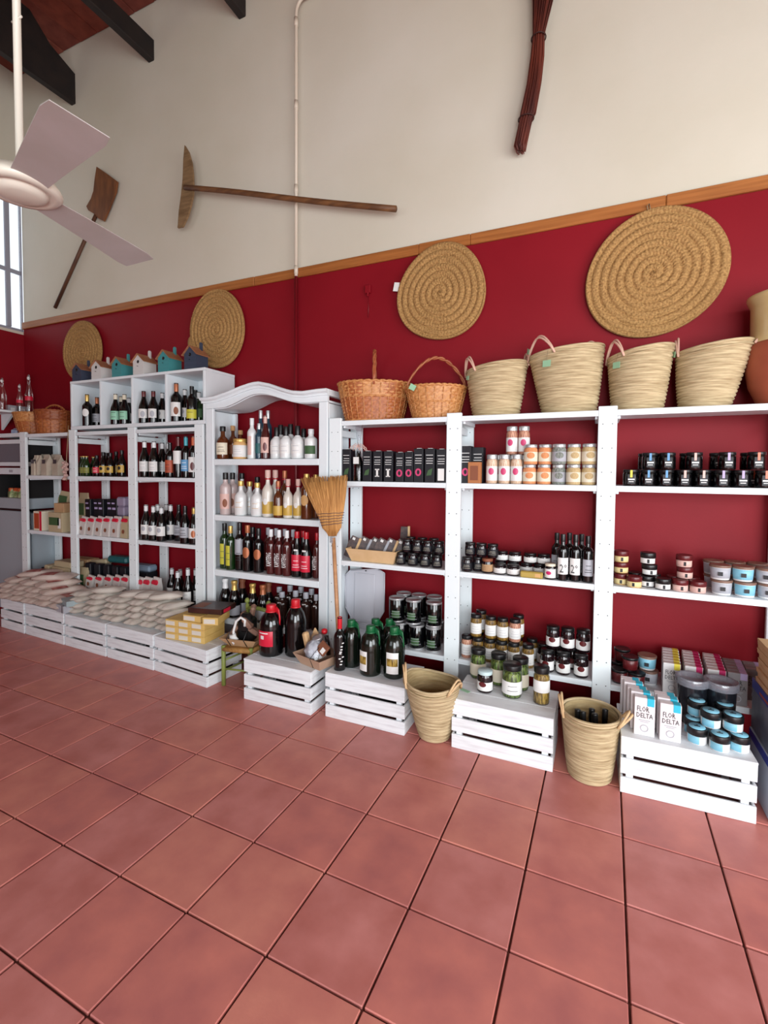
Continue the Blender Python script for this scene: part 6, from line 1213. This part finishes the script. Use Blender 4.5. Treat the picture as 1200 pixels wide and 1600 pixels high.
ob('seat', MB().prism([((sc_+(p-sc_)*1.0).x, (sc_+(p-sc_)*1.0).y) for p in sp], zs_-.028, zs_+.006, 'z'), chr_, rush)
for i in range(4): ob('seat_edge_roll', MB().tube([sp[i]+Vector((0, 0, zs_-.011)), sp[(i+1) % 4]+Vector((0, 0, zs_-.011))], .0175, 10), chr_, rush)
hz = zs_+.0075; hc = (-2.19, 2.575)
hm = tag(empty('gift_hamper', (hc[0], hc[1], hz), .18), 'kraft tray hamper strapped in black, sitting on the green chair', 'hamper')
ob('tray_body', tray_mb(.088, .07, .062, .05), hm, kraft)
bk = G['blackf']
ob('black_parcel', MB().box(-.055, .06, -.04, .06, .01, .185, .02), hm, bk); ob('black_parcel', MB().box(-.03, .05, -.05, .02, .08, .215, .02), hm, bk)
for pos, rot in [((-.10, -.02, .06), (.1, .65, .1)), ((-.065, .04, .125), (0, .35, .2)), ((.055, -.03, .125), (.2, -.6, 0)), ((.02, .05, .185), (.5, .2, .4)), ((.09, .0, .075), (.1, -1.0, .1))]:
    ob('wrapped_piece', MB().box(-.017, .017, -.03, .03, -.01, .085, .012), hm, mat('brown_paper', (150, 116, 98), .7, (128, 92, 78), 14), pos, rot)
ob('white_cord', MB().tube([(-.045, -.075, .05), (-.055, -.07, .10), (-.035, -.068, .17), (-.0, -.066, .198), (.03, -.065, .18), (.028, -.066, .14)], .009, 8), hm, G['white'])
ob('white_flower', MB().lathe([(0, .012), (.02, .01), (.036, 0), (.03, -.006)], 10, fn=lambda r, z_, a, j: (r*(1+.2*math.cos(5*a)), z_)), hm, G['white'], (-.05, -.085, .055), (1.3, 0, 0))
for x_ in (-.075, .05): ob('strap', MB().tube([(x_, -.125, .066), (x_, -.072, .0), ] if False else [(x_, -.074, .003), (x_, -.123, .062), (x_*.9, -.03, .15), (x_*.8, .05, .17)], .003, 5), hm, bk)
# second hamper on crate 5
h2 = onz(487, 1045, ctop(5)); hm2 = tag(empty('gift_hamper', (h2.x-.005, h2.y+.085, ctop(5)+.0006), -.28), 'kraft hamper with white shaving nest and wrapped food, beside the jugs', 'hamper')
ob('tray_body', tray_mb(.088, .07, .07, .035), hm2, mat('hamper_kraft', (182, 150, 126), .8))
ob('flared_back_flap', MB().prism([(-.125, .03), (-.05, .19), (-.02, .16), (-.05, .03)], -.01, 0), hm2, kraftl, (0, .02, .02))
ob('paper_shavings', MB().lathe([(0, .0), (.055, .01), (.062, .05), (.045, .085), (.02, .10), (0, .103)], 26, fn=lambda r, z_, a, j: (r*(1+.12*math.sin(7*a+j*2)), z_+.006*math.sin(5*a+j))), hm2, mat('white_shavings', (214, 220, 226), .5, (190, 196, 206), 40, bump=.4), (-.0, -.03, .05))
ob('straw_bundle', MB().box(-.02, .02, -.02, .02, 0, .14, .01), hm2, kraftl, (-.055, -.02, .05), (0, -.35, 0)); ob('foil_cup', MB().lathe([(.02, 0), (.034, .03), (.03, .034), (0, .03)], 16), hm2, G['silver'], (-.0, -.0, .14), (.3, 0, 0))
q = ob('brown_packet', MB().box(-.035, .035, -.01, .01, -.03, .04, .004), hm2, mat('choc_packet', (120, 70, 46), .5), (.075, -.035, .12), (-.5, .5, 0)); ob('white_label', MB().box(.0, .028, -.0112, -.0102, -.02, .012), q, G['white'])
ob('round_red_sweet', MB().lathe([(0, -.02), (.016, -.012), (.02, 0), (.016, .014), (0, .02)], 14), hm2, G['capr'], (.0, .05, .19)); ob('bottle_neck', MB().tube([(.04, .05, .05), (.02, .05, .17)], .014, 10), hm2, G['dark'])
ob('cord_tie', MB().tube([(.035, -.075, .004), (.04, -.106, .07), (.06, -.05, .13)], .0018, 5), hm2, bk)
ob('cellophane_wrap', MB().lathe([(.1, .06), (.085, .12), (.05, .18), (.0, .2)], 20, fn=lambda r, z_, a, j: (r*(1+.08*math.sin(4*a+j)), z_)), hm2, MATS['cellophane'])

# ------------------------------------------------------------------ far left: fridge, rack, shelf with glass bottles
def xz(px, py, Y): v = at(px, py, Y); return v.x, v.z
Yr = 2.83; fz = xz(15, 796, Yr)[1]; fzt = xz(15, 778, Yr)[1]; fx1 = LP[0]-.052; fx0 = XL+.03
fd = mat('fridge_white', (164, 176, 184), .3); fr_ = tag(empty('fridge', (fx0, Yr, 0)), 'pale blue-white fridge in the far left corner behind the first crate', 'fridge'); W2 = fx1-fx0
ob('body', MB().box(0, W2, .045, .30, .02, fz-.03, .004), fr_, fd); ob('door', MB().box(0, W2, 0, .04, .03, fz-.012, .006), fr_, fd); ob('black_handle_strip', MB().box(0, W2, .0, .045, fz-.011, fz+.008), fr_, G['blackf']); ob('freezer_drawer', MB().box(0, W2, 0, .3, fz+.009, fzt, .005), fr_, fd)
for x_ in (.04, W2-.04): ob('foot', MB().lathe([(.015, 0), (.015, .03)], 10, closed=True), fr_, bk, (x_, .06, -.0))
rk_ = tag(empty('display_rack', (fx0, Yr, fzt+.001)), 'white display rack with grey back panels standing on the fridge', 'rack'); r0z = fzt+.001
gpn = mat('rack_grey', (112, 112, 120), .5)
zz_ = lambda py: xz(15, py, Yr)[1]-r0z
for nm, y0, y1, dpt in [('label_rail', 741, 731, .02), ('shelf_board', 728, 722, .28), ('shelf_board', 693.5, 687, .28), ('shelf_board', 683, 677, .28)]: ob(nm, MB().box(0, W2, 0, dpt, zz_(y0), zz_(y1), .002), rk_, white)
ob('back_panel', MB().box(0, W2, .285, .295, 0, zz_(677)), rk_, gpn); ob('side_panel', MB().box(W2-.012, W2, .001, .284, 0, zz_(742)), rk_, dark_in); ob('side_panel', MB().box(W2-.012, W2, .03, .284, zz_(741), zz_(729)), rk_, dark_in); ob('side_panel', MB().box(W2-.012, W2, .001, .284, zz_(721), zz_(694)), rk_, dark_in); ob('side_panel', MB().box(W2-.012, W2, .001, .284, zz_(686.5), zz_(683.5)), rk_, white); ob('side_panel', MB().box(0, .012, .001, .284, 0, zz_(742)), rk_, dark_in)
ob('grey_fascia', MB().box(.012, W2-.012, .02, .03, zz_(721.5), zz_(694)), rk_, gpn)
t = ob('price_strip', MB().box(W2-.27, W2-.21, -.002, 0, zz_(738), zz_(734)), rk_, G['grey_l'])
for k in range(5):
    th_ = thing('snack_packet', '%s red and green snack packet on the fridge inside the rack' % ['leftmost', 'second', 'third', 'fourth', 'rightmost'][k], 'packet', (fx0+.16+.075*k, Yr+.05+.02*(k % 2), r0z+.0006), rnd.uniform(-.3, .3), [('pouch', pouch(.07, .04, .085+.01*(k % 2), mat('green_packet', (90, 120, 60), .5, (190, 190, 150), 30)), MATS['green_packet']), ('red_top', C_(-.032, .032, -.017, .017, .06, .098, .006), mat('red_orange_top', (186, 60, 30), .5, (200, 110, 60), 30))], 'snack packets in the rack')
ztop = r0z+zz_(677)
for k, (x_, c_) in enumerate([(.40, 'navy'), (.47, 'teal'), (.28, 'bluelt'), (.18, 'grey_l')]):
    thing('blue_packet', ['dark blue glossy packet at the right end of the rack top', 'teal crumpled packet against the wicker basket', 'light blue packet lying on the rack top', 'grey packet lying on the rack top at the frame edge'][k], 'packet', (fx0+x_, Yr+.06+.05*(k % 2), ztop+.001+0), .3*k, [('pouch', pouch(.07, .10, .075-.012*k, mat('packet_film_%d' % k, [(58, 62, 84), (70, 90, 110), (120, 130, 156), (140, 140, 150)][k], .25, [(100, 104, 130), (110, 120, 140), (150, 160, 180), (120, 120, 130)][k], 30)), MATS['packet_film_%d' % k])])
# shelf along the left wall
def onx(px, py, X_): d = ray(px, py); return CAM+d*(X_/d.x)
zw = onx(62, 646, -5.36).z
wsf = thing('wall_shelf', 'white wall shelf at the far left holding clear swing-top bottles', 'shelf', (XL+.007, 1.9, zw-.022), 0, [('board', C_(0, -5.36-XL-.007, 0, YW-.012-1.9, 0, .022), white)]+[('bracket', MB().prism([(0, 0), (0, -.16), (.2, 0)], y_, y_+.02), white) for y_ in (.2, 1.0)])
for k, (px, yt, lb, swing) in enumerate([(4, 594, 'clear swing-top bottle cut by the left frame edge, on wall shelf', 1), (31, 603, 'short clear bottle with red print, middle of wall shelf', 0), (49, 590, 'tall clear swing-top bottle with red print, right on wall shelf', 1)]):
    p = onx(px, 640, -5.44); h = onx(px, yt, -5.44).z-zw; r = .038 if k != 1 else .03
    o = tag(empty('clear_bottle', (p.x, min(p.y, 3.05), zw+.0006), 0, (r, r, h)), lb, 'bottle')
    ob('glass', MB().lathe([(0, .01), (.9, 0), (1, .03), (1, .45), (.9, .56), (.5, .74), (.33, .84), (.33, .93), (.42, .94)], 20), o, G['clear']); ob('stopper', MB().lathe([(.3, .93), (.4, .95), (.36, 1), (0, 1.01)], 12), o, G['white'])
    if k: ob('red_print', band(1.03, .34, 1.03, .46, 60, -30), o, G['red'])
    wr_ = MB().tube([(.4, 0, .84), (.62, 0, .9), (.5, 0, 1.0), (0, 0, 1.03), (-.5, 0, 1.0), (-.62, 0, .9), (-.4, 0, .84)], .05, 5); ob('wire_bail', wr_, o, G['silver'])
for k, px in enumerate((20, 41, 62)):
    p = onx(px, 640, -5.56); thing('white_card_box', ['leftmost small white box behind the clear bottles', 'middle small white box behind the clear bottles', 'rightmost small white box behind the clear bottles'][k], 'box', (p.x-.03, min(p.y, 3.06), zw+.001), 0, [('carton_body', C_(-.02, .03, -.04, .045, 0, .075), G['grey_l']), ('print', MB().box(.03, .0306, -.02, .02, .02, .05), G['white'])])
finish_labels()
